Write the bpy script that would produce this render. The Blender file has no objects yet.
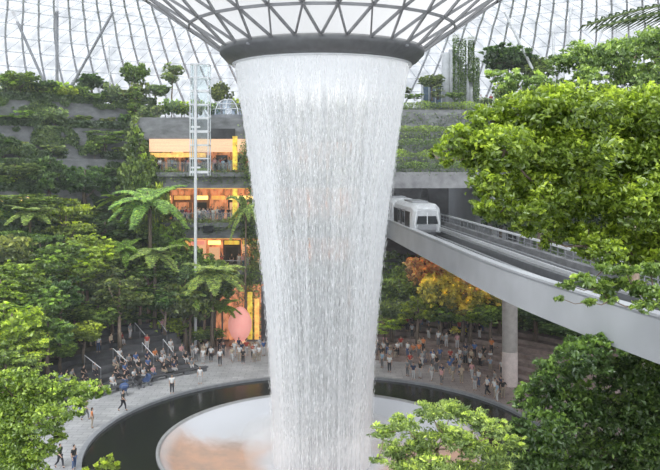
import bpy, math, random
import numpy as np
from mathutils import Vector, Matrix, noise as mnoise
random.seed(7); rng = np.random.default_rng(7)
S = bpy.context.scene; COL = S.collection
PI = math.pi
F = 769.0; HOR = 163.0; CZ = 21.0            # focal length in pixels, horizon row, eye height above the plaza
CX, CY = -0.6, 58.3                          # centre of the pool and of the oculus

def P(px, py, Y): return Vector(((px-330)/F*Y, Y, CZ-(py-HOR)/F*Y))
def proj(v): return (330+F*v[0]/v[1], HOR-F*(v[2]-CZ)/v[1])
def pol(az, r, z=0.0): a = math.radians(az); return Vector((CX+r*math.sin(a), CY+r*math.cos(a), z))

# ------------------------------------------------------------------ materials
def newmat(name):
    m = bpy.data.materials.new(name); m.use_nodes = True
    nt = m.node_tree; nt.nodes.clear()
    out = nt.nodes.new('ShaderNodeOutputMaterial')
    return m, nt, out
def N(nt, t, **kw):
    n = nt.nodes.new(t)
    for k, v in kw.items():
        if k in n.inputs: n.inputs[k].default_value = v
        else: setattr(n, k, v)
    return n
def L(nt, a, b): nt.links.new(a, b)
def c4(c): return (c[0], c[1], c[2], 1)
def mat(name, col, rough=.6, metal=0, var=.12, scale=2.0, emit=0, spec=.4, stretch=(1, 1, 1), bump=0):
    m, nt, out = newmat(name)
    b = N(nt, 'ShaderNodeBsdfPrincipled', Roughness=rough, Metallic=metal)
    b.inputs['Specular IOR Level'].default_value = spec
    tc = N(nt, 'ShaderNodeTexCoord'); mp = N(nt, 'ShaderNodeMapping'); mp.inputs['Scale'].default_value = stretch
    L(nt, tc.outputs['Object'], mp.inputs['Vector'])
    nz = N(nt, 'ShaderNodeTexNoise', Scale=scale, Detail=5.0); L(nt, mp.outputs[0], nz.inputs['Vector'])
    cr = N(nt, 'ShaderNodeValToRGB')
    cr.color_ramp.elements[0].position = .3; cr.color_ramp.elements[1].position = .7
    cr.color_ramp.elements[0].color = c4([x*(1-var) for x in col]); cr.color_ramp.elements[1].color = c4([min(1, x*(1+var)) for x in col])
    L(nt, nz.outputs['Fac'], cr.inputs[0]); L(nt, cr.outputs[0], b.inputs['Base Color'])
    if bump:
        bp = N(nt, 'ShaderNodeBump', Strength=bump); L(nt, nz.outputs['Fac'], bp.inputs['Height']); L(nt, bp.outputs[0], b.inputs['Normal'])
    if emit:
        L(nt, cr.outputs[0], b.inputs['Emission Color']); b.inputs['Emission Strength'].default_value = emit
    L(nt, b.outputs[0], out.inputs[0]); return m
def leafmat(name, trans=.45, gloss=.06):
    m, nt, out = newmat(name)
    oi = N(nt, 'ShaderNodeObjectInfo'); at = N(nt, 'ShaderNodeAttribute', attribute_name='tone')
    cr = N(nt, 'ShaderNodeValToRGB'); e = cr.color_ramp.elements
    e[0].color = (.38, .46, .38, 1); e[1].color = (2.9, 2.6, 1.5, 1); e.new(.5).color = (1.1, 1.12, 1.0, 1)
    L(nt, at.outputs['Fac'], cr.inputs[0])
    mx = N(nt, 'ShaderNodeMix', data_type='RGBA', blend_type='MULTIPLY'); mx.inputs[0].default_value = 1
    L(nt, oi.outputs['Color'], mx.inputs[6]); L(nt, cr.outputs[0], mx.inputs[7])
    d = N(nt, 'ShaderNodeBsdfDiffuse'); t = N(nt, 'ShaderNodeBsdfTranslucent'); g = N(nt, 'ShaderNodeBsdfGlossy', Roughness=.35)
    L(nt, mx.outputs[2], d.inputs[0]); L(nt, mx.outputs[2], t.inputs[0])
    a = N(nt, 'ShaderNodeMixShader'); a.inputs[0].default_value = trans
    L(nt, d.outputs[0], a.inputs[1]); L(nt, t.outputs[0], a.inputs[2])
    b = N(nt, 'ShaderNodeMixShader'); b.inputs[0].default_value = gloss
    L(nt, a.outputs[0], b.inputs[1]); L(nt, g.outputs[0], b.inputs[2]); L(nt, b.outputs[0], out.inputs[0]); return m
def objmat(name, rough=.8):
    m, nt, out = newmat(name); oi = N(nt, 'ShaderNodeObjectInfo')
    b = N(nt, 'ShaderNodeBsdfPrincipled', Roughness=rough)
    nz = N(nt, 'ShaderNodeTexNoise', Scale=8.0); mx = N(nt, 'ShaderNodeMix', data_type='RGBA', blend_type='MULTIPLY'); mx.inputs[0].default_value = .3
    L(nt, oi.outputs['Color'], mx.inputs[6]); L(nt, nz.outputs['Color'], mx.inputs[7]); L(nt, mx.outputs[2], b.inputs['Base Color'])
    L(nt, b.outputs[0], out.inputs[0]); return m

M = {}
M['leaf'] = leafmat('leaf')
M['cloth'] = objmat('cloth'); M['skin'] = mat('skin', (.55, .36, .26), .6, scale=5); M['hair'] = mat('hair', (.02, .016, .014), .5)
M['leafstem'] = mat('leaf_stem', (.12, .16, .06), .6)
M['bark'] = mat('bark', (.17, .13, .10), .9, var=.4, scale=4, stretch=(3, 3, .6), bump=.4)
M['palebark'] = mat('palebark', (.36, .27, .20), .85, var=.3, scale=4, stretch=(3, 3, .6))
M['screen'] = mat('dark_glass', (.012, .016, .02), .45, spec=.2)
M['concrete'] = mat('concrete', (.235, .24, .25), .85, var=.35, scale=.7, stretch=(1, 1, 2.2))
M['lightcon'] = mat('light_concrete', (.42, .435, .455), .75, var=.10, scale=.35)
M['darkcon'] = mat('dark_concrete', (.075, .075, .08), .85, var=.4, scale=.8)
M['soil'] = mat('soil', (.05, .045, .03), .95, var=.5)
M['steel'] = mat('steel', (.30, .31, .33), .5, .3)
M['darksteel'] = mat('dark_steel', (.16, .165, .175), .5, .2)
M['white'] = mat('white_paint', (.80, .82, .84), .45, var=.05)
M['paleshaft'] = mat('pale_shaft', (.50, .52, .54), .6, var=.12)
M['ring'] = mat('ring_metal', (.135, .14, .145), .45, .2, var=.15)
M['tint'] = mat('tinted_glass', (.035, .045, .05), .12, 0, spec=.8)
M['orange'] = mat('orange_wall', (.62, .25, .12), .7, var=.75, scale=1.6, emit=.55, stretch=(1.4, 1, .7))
M['amber'] = mat('amber_light', (.95, .46, .12), .6, var=.35, emit=.7)
M['peach'] = mat('peach_panel', (.95, .58, .36), .6, var=.10, emit=.45, scale=2, stretch=(.1, 1, 6))
M['pink'] = mat('pink_shade', (1.0, .42, .36), .6, var=.04, emit=.45)
M['lamp'] = mat('lamp_glow', (1.0, .62, .2), .6, emit=2.0)
M['yellow'] = mat('yellow_light', (.95, .55, .08), .6, var=.5, emit=.6)
M['wood'] = mat('wood', (.35, .19, .10), .7, var=.3)
M['blue'] = mat('blue_fabric', (.06, .10, .22), .8)

def roof_glass():
    m, nt, out = newmat('roof_glass')
    tr = N(nt, 'ShaderNodeBsdfTransparent'); df = N(nt, 'ShaderNodeBsdfTranslucent', Color=(.9, .92, .95, 1))
    geo = N(nt, 'ShaderNodeNewGeometry'); uv = N(nt, 'ShaderNodeUVMap')
    w = N(nt, 'ShaderNodeTexNoise', Scale=1.0, Detail=3.0)
    mp = N(nt, 'ShaderNodeMapping'); mp.inputs['Scale'].default_value = (1.2, 1.2, 1)
    L(nt, uv.outputs[0], mp.inputs[0]); L(nt, mp.outputs[0], w.inputs['Vector'])
    cr = N(nt, 'ShaderNodeValToRGB'); cr.color_ramp.elements[0].position = .3; cr.color_ramp.elements[1].position = .62
    cr.color_ramp.elements[0].color = (.33, .36, .40, 1); cr.color_ramp.elements[1].color = (.76, .79, .83, 1)
    wv = N(nt, 'ShaderNodeTexVoronoi', Scale=1.0); wv.feature = 'F1'; wv.inputs['Randomness'].default_value = .35; L(nt, uv.outputs[0], wv.inputs['Vector'])
    sb = N(nt, 'ShaderNodeMath', operation='MULTIPLY'); sb.inputs[1].default_value = .38; L(nt, wv.outputs['Distance'], sb.inputs[0])
    s2 = N(nt, 'ShaderNodeMath', operation='SUBTRACT'); L(nt, w.outputs['Fac'], s2.inputs[0]); L(nt, sb.outputs[0], s2.inputs[1])
    a2 = N(nt, 'ShaderNodeMath', operation='ADD'); a2.inputs[1].default_value = .13; L(nt, s2.outputs[0], a2.inputs[0])
    L(nt, a2.outputs[0], cr.inputs[0]); L(nt, cr.outputs[0], tr.inputs[0])
    mx = N(nt, 'ShaderNodeMixShader'); mx.inputs[0].default_value = .22
    L(nt, tr.outputs[0], mx.inputs[1]); L(nt, df.outputs[0], mx.inputs[2]); L(nt, mx.outputs[0], out.inputs[0]); return m
M['roofglass'] = roof_glass()
def clear_glass(name, col=(.9, .95, .95), a=.18):
    m, nt, out = newmat(name)
    tr = N(nt, 'ShaderNodeBsdfTransparent', Color=c4(col)); g = N(nt, 'ShaderNodeBsdfGlossy', Roughness=.1)
    mx = N(nt, 'ShaderNodeMixShader'); mx.inputs[0].default_value = a
    L(nt, tr.outputs[0], mx.inputs[1]); L(nt, g.outputs[0], mx.inputs[2]); L(nt, mx.outputs[0], out.inputs[0]); return m
M['glass'] = clear_glass('clear_glass', a=.05)
def water_sheet(name, base, edge, seed, su=2.2, sv=.10, dotty=.5):
    m, nt, out = newmat(name)
    uv = N(nt, 'ShaderNodeUVMap')
    def nz(s1, s2, det, off):
        mp = N(nt, 'ShaderNodeMapping'); mp.inputs['Scale'].default_value = (s1, s2, 1); mp.inputs['Location'].default_value = (off, off*2, 0)
        L(nt, uv.outputs[0], mp.inputs[0]); n = N(nt, 'ShaderNodeTexNoise', Scale=1.0, Detail=det, Roughness=.7)
        n.noise_dimensions = '2D'
        L(nt, mp.outputs[0], n.inputs['Vector']); return n.outputs['Fac']
    a = nz(su, sv, 3.0, seed); b = nz(9.0, 1.4, 2.0, seed+5)
    def math_(op, x, y):
        n = N(nt, 'ShaderNodeMath', operation=op)
        for i, q in enumerate((x, y)):
            if isinstance(q, (int, float)): n.inputs[i].default_value = q
            else: L(nt, q, n.inputs[i])
        return n.outputs[0]
    mr = N(nt, 'ShaderNodeMapRange'); mr.inputs[1].default_value = .36; mr.inputs[2].default_value = .66; L(nt, a, mr.inputs[0])
    mr2 = N(nt, 'ShaderNodeMapRange'); mr2.inputs[1].default_value = .40; mr2.inputs[2].default_value = .62; L(nt, b, mr2.inputs[0])
    s = math_('ADD', math_('MULTIPLY', mr.outputs[0], 1-dotty), math_('MULTIPLY', mr2.outputs[0], dotty))
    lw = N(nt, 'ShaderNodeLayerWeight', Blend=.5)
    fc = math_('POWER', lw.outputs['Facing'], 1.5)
    # thick solid lip at the very top (v = height in metres below the lip)
    sep = N(nt, 'ShaderNodeSeparateXYZ'); L(nt, uv.outputs[0], sep.inputs[0])
    tp = N(nt, 'ShaderNodeMapRange'); tp.inputs[1].default_value = .5; tp.inputs[2].default_value = 3.4; tp.inputs[3].default_value = .75; tp.inputs[4].default_value = 0
    L(nt, sep.outputs[1], tp.inputs[0])
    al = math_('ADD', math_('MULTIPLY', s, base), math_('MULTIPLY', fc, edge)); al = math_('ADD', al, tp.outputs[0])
    n = N(nt, 'ShaderNodeClamp'); L(nt, al, n.inputs[0])
    tr = N(nt, 'ShaderNodeBsdfTransparent'); d = N(nt, 'ShaderNodeBsdfDiffuse', Color=(.90, .92, .93, 1)); t = N(nt, 'ShaderNodeBsdfTranslucent', Color=(.90, .92, .93, 1))
    fine = nz(13.0, 1.5, 4.0, seed+9); mid_ = nz(2.6, .05, 3.0, seed+13)
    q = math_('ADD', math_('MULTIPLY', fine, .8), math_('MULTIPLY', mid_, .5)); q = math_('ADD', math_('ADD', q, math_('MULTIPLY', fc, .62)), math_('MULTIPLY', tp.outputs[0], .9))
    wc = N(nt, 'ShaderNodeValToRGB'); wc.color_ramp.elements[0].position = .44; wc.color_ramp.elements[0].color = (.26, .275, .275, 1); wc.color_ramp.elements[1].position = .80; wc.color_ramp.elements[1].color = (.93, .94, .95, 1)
    L(nt, q, wc.inputs[0]); L(nt, wc.outputs[0], d.inputs[0]); L(nt, wc.outputs[0], t.inputs[0])
    m1 = N(nt, 'ShaderNodeMixShader'); m1.inputs[0].default_value = .5; L(nt, d.outputs[0], m1.inputs[1]); L(nt, t.outputs[0], m1.inputs[2])
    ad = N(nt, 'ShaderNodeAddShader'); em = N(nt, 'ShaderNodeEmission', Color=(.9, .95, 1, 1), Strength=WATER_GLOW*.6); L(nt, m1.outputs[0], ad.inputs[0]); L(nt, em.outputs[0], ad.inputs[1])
    m2 = N(nt, 'ShaderNodeMixShader'); L(nt, n.outputs[0], m2.inputs[0]); L(nt, tr.outputs[0], m2.inputs[1]); L(nt, ad.outputs[0], m2.inputs[2])
    L(nt, m2.outputs[0], out.inputs[0]); return m
WATER_GLOW = .08  # emission added to brighten the water, which is no light source

# ------------------------------------------------------------------ mesh helpers
class MB:
    def __init__(s): s.v = []; s.f = []
    def box(s, c, d, rz=0.0, M4=None):
        hx, hy, hz = d[0]/2, d[1]/2, d[2]/2; b = len(s.v); ca, sa = math.cos(rz), math.sin(rz)
        for x, y, z in ((-1,-1,-1),(1,-1,-1),(1,1,-1),(-1,1,-1),(-1,-1,1),(1,-1,1),(1,1,1),(-1,1,1)):
            X, Y = x*hx, y*hy
            v = Vector((c[0]+X*ca-Y*sa, c[1]+X*sa+Y*ca, c[2]+z*hz)); s.v.append(tuple(M4 @ v if M4 else v))
        for q in ((0,3,2,1),(4,5,6,7),(0,1,5,4),(1,2,6,5),(2,3,7,6),(3,0,4,7)): s.f.append(tuple(b+i for i in q))
        return s
    def tube(s, pts, rad, n=8, cap=True):
        pts = [Vector(p) for p in pts]; rad = rad if isinstance(rad, (list, tuple)) else [rad]*len(pts); b = len(s.v)
        up = None
        for i, p in enumerate(pts):
            t = (pts[min(i+1, len(pts)-1)]-pts[max(i-1, 0)]).normalized()
            if up is None: up = Vector((0, 0, 1)) if abs(t.z) < .9 else Vector((1, 0, 0))
            a = t.cross(up).normalized(); c = a.cross(t).normalized(); up = c
            for k in range(n):
                g = 2*PI*k/n; s.v.append(tuple(p+(a*math.cos(g)+c*math.sin(g))*rad[i]))
        for i in range(len(pts)-1):
            for k in range(n): s.f.append((b+i*n+k, b+i*n+(k+1) % n, b+(i+1)*n+(k+1) % n, b+(i+1)*n+k))
        if cap: s.f.append(tuple(b+k for k in range(n))[::-1]); e = b+(len(pts)-1)*n; s.f.append(tuple(e+k for k in range(n)))
        return s
    def lathe(s, prof, c, n=96, a0=0.0, a1=360.0, closed=False):
        b = len(s.v); full = abs(a1-a0) >= 359.9; m = n if full else n+1; K = len(prof)
        for i in range(m):
            a = math.radians(a0+(a1-a0)*i/n)
            for r, z in prof: s.v.append((c[0]+r*math.sin(a), c[1]+r*math.cos(a), (c[2] if len(c) > 2 else 0)+z))
        for i in range(n):
            i2 = (i+1) % m
            for k in range(K if closed else K-1):
                k2 = (k+1) % K; s.f.append((b+i*K+k, b+i2*K+k, b+i2*K+k2, b+i*K+k2))
        if closed and not full:
            s.f.append(tuple(b+k for k in range(K))); s.f.append(tuple(b+n*K+k for k in range(K))[::-1])
        return s
    def sweep(s, path, prof):          # path: list of (origin, side unit, up); prof: (side, up) closed
        b = len(s.v); K = len(prof)
        for o, sd in path:
            for a, z in prof: s.v.append((o.x+sd.x*a, o.y+sd.y*a, z))
        for i in range(len(path)-1):
            for k in range(K): k2 = (k+1) % K; s.f.append((b+i*K+k, b+(i+1)*K+k, b+(i+1)*K+k2, b+i*K+k2))
        s.f.append(tuple(b+k for k in range(K))); e = b+(len(path)-1)*K; s.f.append(tuple(e+k for k in range(K))[::-1]); return s
    def add(s, vs, fs): b = len(s.v); s.v += [tuple(v) for v in vs]; s.f += [tuple(b+i for i in f) for f in fs]; return s
    def ball(s, c, r, nu=12, nv=8):
        b = len(s.v); r = r if isinstance(r, tuple) else (r, r, r)
        for j in range(nv+1):
            t = PI*j/nv
            for i in range(nu): g = 2*PI*i/nu; s.v.append((c[0]+r[0]*math.sin(t)*math.cos(g), c[1]+r[1]*math.sin(t)*math.sin(g), c[2]+r[2]*math.cos(t)))
        for j in range(nv):
            for i in range(nu): s.f.append((b+j*nu+i, b+(j+1)*nu+i, b+(j+1)*nu+(i+1) % nu, b+j*nu+(i+1) % nu))
        return s
    def mesh(s, name, m, smooth=False):
        me = bpy.data.meshes.new(name); me.from_pydata(s.v, [], s.f); me.materials.append(m)
        me.validate(); me.update()
        if smooth: me.polygons.foreach_set('use_smooth', [True]*len(me.polygons))
        return me
    def build(s, name, m, parent=None, smooth=False, bevel=0):
        o = link(name, s.mesh(name, m, smooth), parent)
        if bevel: b = o.modifiers.new('Bevel', 'BEVEL'); b.width = bevel; b.segments = 2; b.limit_method = 'ANGLE'
        return o
def link(name, data, parent=None, col=None):
    o = bpy.data.objects.new(name, data); COL.objects.link(o)
    if parent: o.parent = parent
    if col: o.color = c4(col)
    return o
def tag(o, label=None, cat=None, group=None, kind=None):
    for k, v in (('label', label), ('category', cat), ('group', group), ('kind', kind)):
        if v: o[k] = v
    return o
def thing(name, loc, label, cat, group=None, rz=0):
    o = bpy.data.objects.new(name, None); COL.objects.link(o); o.location = loc; o.rotation_euler = (0, 0, rz); o.empty_display_size = .2
    return tag(o, label, cat, group)
def struct(name, mb, m, smooth=False): return tag(mb.build(name, m, None, smooth), kind='structure')
def copy_tree(o, loc, scale=None, rz=0, cols=None):
    r = o.copy(); COL.objects.link(r); r.location = loc; r.rotation_euler = (0, 0, rz)
    if scale: r.scale = scale
    for k in ('label', 'category', 'group', 'kind'):
        if k in r: del r[k]
    for ch in list(o.children):
        c = ch.copy(); COL.objects.link(c); c.parent = r
        if cols and ch.name.split('.')[0] in cols: c.color = c4(cols[ch.name.split('.')[0]])
        for g in ch.children: d = g.copy(); COL.objects.link(d); d.parent = c
    if cols and '*' in cols: r.color = c4(cols['*'])
    return r
def kill(o):
    for c in list(o.children): kill(c)
    bpy.data.objects.remove(o)
ORD = 'first second third fourth fifth sixth seventh eighth ninth tenth eleventh twelfth thirteenth fourteenth fifteenth sixteenth seventeenth eighteenth nineteenth twentieth'.split()
TENS = {20: 'twenty', 30: 'thirty', 40: 'forty', 50: 'fifty', 60: 'sixty'}
def ordw(i):                                   # 0 -> first
    n = i+1
    if n <= 20: return ORD[n-1]
    if n % 10 == 0: return {30: 'thirtieth', 40: 'fortieth', 50: 'fiftieth', 60: 'sixtieth'}[n]
    return TENS[n//10*10]+'-'+ORD[n % 10-1]

# leaves: one mesh of folded leaf blades
def leaf_mesh(name, pts, size, nrm=None, m=None, flat=.5, ratio=.5, tone=None):
    n = len(pts); pts = np.asarray(pts, float)
    size = np.asarray(size, float) if np.ndim(size) else np.full(n, size)
    size = size*rng.uniform(.7, 1.3, n)
    up = rng.normal(size=(n, 3)); up /= np.linalg.norm(up, axis=1)[:, None]
    base = np.array([0, 0, 1.0]) if nrm is None else np.asarray(nrm)
    nn = up*(1-flat)+base*flat; nn /= np.linalg.norm(nn, axis=1)[:, None]+1e-9
    d = rng.normal(size=(n, 3)); d -= nn*(d*nn).sum(1)[:, None]; d /= np.linalg.norm(d, axis=1)[:, None]+1e-9
    w = np.cross(nn, d); s = size[:, None]
    v = np.empty((n, 4, 3))
    v[:, 0] = pts-d*s*.5; v[:, 1] = pts+w*s*ratio*.5+nn*s*.1; v[:, 2] = pts+d*s*.5-nn*s*.12; v[:, 3] = pts-w*s*ratio*.5+nn*s*.1
    me = bpy.data.meshes.new(name); me.vertices.add(n*4); me.vertices.foreach_set('co', v.ravel())
    idx = (np.arange(n)*4)[:, None]+np.array([0, 1, 2, 0, 2, 3])[None]
    me.loops.add(n*6); me.loops.foreach_set('vertex_index', idx.ravel().astype(np.int32))
    me.polygons.add(n*2); me.polygons.foreach_set('loop_start', np.arange(n*2, dtype=np.int32)*3)
    at = me.attributes.new('tone', 'FLOAT', 'FACE')
    tn = rng.uniform(0, 1, n) if tone is None else np.clip(np.asarray(tone)+rng.normal(0, .16, n), 0, 1)
    at.data.foreach_set('value', np.repeat(tn, 2).astype(np.float32))
    me.materials.append(m or M['leaf']); me.update(calc_edges=True); return me
def blob_points(blobs, n, shell=.35):
    """blobs: (centre, (rx,ry,rz)); leaves lie mostly near the surface in sprays"""
    vol = np.array([b[1][0]*b[1][1]+b[1][0]*b[1][2]+b[1][1]*b[1][2] for b in blobs]); vol /= vol.sum()
    out = []; tone = []
    for (c, r), w in zip(blobs, vol):
        k = max(3, int(n*w)); ns = max(3, k//14)
        d = rng.normal(size=(ns, 3)); d /= np.linalg.norm(d, axis=1)[:, None]
        rr = rng.uniform(1-shell, 1.08, ns)**1.0
        sc = d*rr[:, None]
        q = np.repeat(sc, 14, axis=0)[:k] if ns*14 >= k else np.repeat(sc, 15, axis=0)[:k]
        q = q+rng.normal(0, .13, q.shape)*np.array([1, 1, .55])
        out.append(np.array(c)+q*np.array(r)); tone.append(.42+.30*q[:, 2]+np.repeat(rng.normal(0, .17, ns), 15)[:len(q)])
    return np.vstack(out), np.concatenate(tone)

# ------------------------------------------------------------------ camera, world, light
cam = bpy.data.objects.new('camera', bpy.data.cameras.new('camera')); COL.objects.link(cam); S.camera = cam
cam.location = (0, 0, CZ); cam.rotation_euler = (PI/2, 0, 0); cam.data.sensor_width = 36; cam.data.lens = F/660*36
cam.data.shift_y = -72/660; cam.data.clip_end = 1000; cam.data.clip_start = .1
w = bpy.data.worlds.new('sky'); S.world = w; w.use_nodes = True; nt = w.node_tree; nt.nodes.clear()
wo = nt.nodes.new('ShaderNodeOutputWorld'); bg = N(nt, 'ShaderNodeBackground', Strength=1.25)
tc = N(nt, 'ShaderNodeTexCoord'); nz = N(nt, 'ShaderNodeTexNoise', Scale=2.0, Detail=4.0); L(nt, tc.outputs['Generated'], nz.inputs['Vector'])
cr = N(nt, 'ShaderNodeValToRGB'); cr.color_ramp.elements[0].color = (.86, .91, .97, 1); cr.color_ramp.elements[1].color = (1, 1, 1, 1)
L(nt, nz.outputs['Fac'], cr.inputs[0]); L(nt, cr.outputs[0], bg.inputs[0]); L(nt, bg.outputs[0], wo.inputs[0])
def sun_or_fill(rot, e, ang, col):
    l = bpy.data.lights.new('sun_or_fill', 'SUN'); l.energy = e; l.angle = math.radians(ang); l.color = col
    o = bpy.data.objects.new('sun_or_fill', l); COL.objects.link(o); o.rotation_euler = [math.radians(a) for a in rot]; return o
sun_or_fill((34, -16, 0), 5.2, 24, (1, .975, .92)); sun_or_fill((62, 20, 0), 1.5, 60, (.95, .98, 1))  # second lamp is an added soft fill from the camera side
S.view_settings.view_transform = 'Standard'; S.view_settings.exposure = 0.08; S.view_settings.look = 'None'
S.cycles.max_bounces = 7; S.cycles.diffuse_bounces = 3; S.cycles.glossy_bounces = 3; S.cycles.transparent_max_bounces = 28; S.cycles.transmission_bounces = 4
S.cycles.use_denoising = True; S.cycles.caustics_reflective = False; S.cycles.caustics_refractive = False

# ------------------------------------------------------------------ ground, pool
def plaza_mat():
    m, nt, out = newmat('plaza_stone'); b = N(nt, 'ShaderNodeBsdfPrincipled', Roughness=.55)
    tc = N(nt, 'ShaderNodeTexCoord'); br = N(nt, 'ShaderNodeTexBrick', Scale=1.0)
    br.inputs['Color1'].default_value = (.44, .44, .44, 1); br.inputs['Color2'].default_value = (.36, .36, .37, 1); br.inputs['Mortar'].default_value = (.24, .24, .25, 1)
    br.inputs['Mortar Size'].default_value = .03; br.inputs['Brick Width'].default_value = 1.2; br.inputs['Row Height'].default_value = .6
    L(nt, tc.outputs['Object'], br.inputs['Vector'])
    nz = N(nt, 'ShaderNodeTexNoise', Scale=.35, Detail=4.0); L(nt, tc.outputs['Object'], nz.inputs['Vector'])
    sx = N(nt, 'ShaderNodeSeparateXYZ'); L(nt, tc.outputs['Object'], sx.inputs[0])
    mr = N(nt, 'ShaderNodeMapRange'); mr.inputs[1].default_value = 3; mr.inputs[2].default_value = 16; L(nt, sx.outputs[0], mr.inputs[0])
    mx = N(nt, 'ShaderNodeMix', data_type='RGBA', blend_type='MULTIPLY'); L(nt, mr.outputs[0], mx.inputs[0]); L(nt, br.outputs[0], mx.inputs[6]); mx.inputs[7].default_value = (.80, .62, .55, 1)
    m2 = N(nt, 'ShaderNodeMix', data_type='RGBA', blend_type='OVERLAY'); m2.inputs[0].default_value = .5; L(nt, mx.outputs[2], m2.inputs[6]); L(nt, nz.outputs['Fac'], m2.inputs[7])
    L(nt, m2.outputs[2], b.inputs['Base Color']); L(nt, b.outputs[0], out.inputs[0]); return m
C2 = (CX, CY)
struct('floor_plaza', MB().lathe([(17.6, -.9), (17.6, 0), (24, 0), (40, 0), (96, 0), (96, -.9)], C2, 160), plaza_mat())
struct('trim_pool_edge', MB().lathe([(17.35, -.9), (17.35, .10), (17.75, .10), (17.75, -.05)], C2, 160), M['steel'])
def black_water():
    m, nt, out = newmat('black_water'); b = N(nt, 'ShaderNodeBsdfPrincipled', Roughness=.09)
    b.inputs['Base Color'].default_value = (.018, .020, .018, 1); b.inputs['IOR'].default_value = 1.33
    tc = N(nt, 'ShaderNodeTexCoord'); nz = N(nt, 'ShaderNodeTexNoise', Scale=6.0, Detail=3.0); L(nt, tc.outputs['Object'], nz.inputs['Vector'])
    bp = N(nt, 'ShaderNodeBump', Strength=.12, Distance=.1); L(nt, nz.outputs['Fac'], bp.inputs['Height']); L(nt, bp.outputs[0], b.inputs['Normal'])
    L(nt, b.outputs[0], out.inputs[0]); return m
tag(MB().lathe([(12.25, -.12), (17.4, -.12)], C2, 160).build('pool_water', black_water(), None, True), 'still black ring of water around the waterfall basin', 'water', kind='structure')
struct('floor_pool', MB().lathe([(0, -3.0), (17.4, -3.0), (17.4, -1)], C2, 96), M['darkcon'])
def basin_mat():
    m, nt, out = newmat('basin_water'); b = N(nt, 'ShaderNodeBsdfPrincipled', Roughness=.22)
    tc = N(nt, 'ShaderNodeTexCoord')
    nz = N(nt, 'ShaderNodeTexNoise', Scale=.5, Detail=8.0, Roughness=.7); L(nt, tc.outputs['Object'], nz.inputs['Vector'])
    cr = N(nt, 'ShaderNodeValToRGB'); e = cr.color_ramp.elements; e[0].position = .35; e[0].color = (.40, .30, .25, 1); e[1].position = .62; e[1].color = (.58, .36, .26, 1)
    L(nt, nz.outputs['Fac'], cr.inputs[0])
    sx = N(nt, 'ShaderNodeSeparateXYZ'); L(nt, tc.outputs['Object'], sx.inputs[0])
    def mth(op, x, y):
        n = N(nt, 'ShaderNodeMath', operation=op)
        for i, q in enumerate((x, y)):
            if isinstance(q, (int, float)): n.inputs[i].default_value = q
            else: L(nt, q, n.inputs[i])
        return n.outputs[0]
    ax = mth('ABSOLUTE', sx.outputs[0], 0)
    # waterfall's reflection and mist painted white on the far side; foam around falling water
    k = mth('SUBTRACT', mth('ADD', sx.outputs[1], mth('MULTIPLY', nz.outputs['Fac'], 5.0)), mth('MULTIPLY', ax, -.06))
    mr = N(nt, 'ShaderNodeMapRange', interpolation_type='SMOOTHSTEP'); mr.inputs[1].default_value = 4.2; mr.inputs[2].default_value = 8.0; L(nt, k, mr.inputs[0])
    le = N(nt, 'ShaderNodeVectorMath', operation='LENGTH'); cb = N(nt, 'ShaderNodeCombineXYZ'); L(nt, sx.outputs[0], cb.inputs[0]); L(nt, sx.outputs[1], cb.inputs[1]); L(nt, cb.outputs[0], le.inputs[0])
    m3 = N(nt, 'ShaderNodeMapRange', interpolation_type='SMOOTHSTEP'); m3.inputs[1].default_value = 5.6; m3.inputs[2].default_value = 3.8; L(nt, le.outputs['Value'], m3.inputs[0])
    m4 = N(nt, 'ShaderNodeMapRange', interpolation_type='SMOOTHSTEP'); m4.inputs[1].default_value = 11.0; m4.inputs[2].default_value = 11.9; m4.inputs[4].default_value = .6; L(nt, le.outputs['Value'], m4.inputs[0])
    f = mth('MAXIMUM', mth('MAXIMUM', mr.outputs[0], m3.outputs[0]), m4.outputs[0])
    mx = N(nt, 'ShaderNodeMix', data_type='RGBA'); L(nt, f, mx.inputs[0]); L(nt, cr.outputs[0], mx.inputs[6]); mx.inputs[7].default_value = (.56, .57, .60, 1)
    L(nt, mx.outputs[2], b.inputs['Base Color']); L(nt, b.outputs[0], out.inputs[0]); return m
bs = thing('basin', (CX, CY, 0), 'sunken round basin with foaming copper brown water under the waterfall', 'basin')
MB().lathe([(12.0, -.5), (12.05, .02), (12.3, .02), (12.3, -.4)], (0, 0), 160).build('rim', mat('rim_stone', (.30, .30, .30), .5), bs, True)
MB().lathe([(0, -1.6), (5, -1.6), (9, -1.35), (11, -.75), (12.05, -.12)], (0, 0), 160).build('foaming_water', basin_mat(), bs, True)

# ------------------------------------------------------------------ waterfall
WP = [(28.75, 6.55), (28.3, 6.5), (27.2, 6.36), (25.8, 6.13), (23.0, 5.72), (18.2, 5.10), (14.4, 4.65), (10.6, 4.27), (6.5, 3.98), (3.0, 3.80), (0, 3.7), (-1.6, 3.68)]
def wr(z):
    for (z0, r0), (z1, r1) in zip(WP, WP[1:]):
        if z >= z1: return r0+(r1-r0)*(z0-z)/(z0-z1)
    return WP[-1][1]
def water_shell(name, dr, m, parent, z0=28.75):
    me = bpy.data.meshes.new(name); n = 144; zs = np.linspace(z0, -1.6, 50); v = []; f = []; uv = []
    for z in zs:
        for i in range(n+1): a = 2*PI*i/n; r = wr(z)+dr; v.append((r*math.sin(a), r*math.cos(a), z))
    for j in range(len(zs)-1):
        for i in range(n):
            f.append((j*(n+1)+i, (j+1)*(n+1)+i, (j+1)*(n+1)+i+1, j*(n+1)+i+1))
            for jj, ii in ((j, i), (j+1, i), (j+1, i+1), (j, i+1)): uv.append((ii/n*40, 28.75-zs[jj]))
    me.from_pydata(v, [], f); u = me.uv_layers.new(name='UVMap'); u.data.foreach_set('uv', np.array(uv).ravel())
    me.polygons.foreach_set('use_smooth', [True]*len(f)); me.materials.append(m); return link(name, me, parent)
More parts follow.
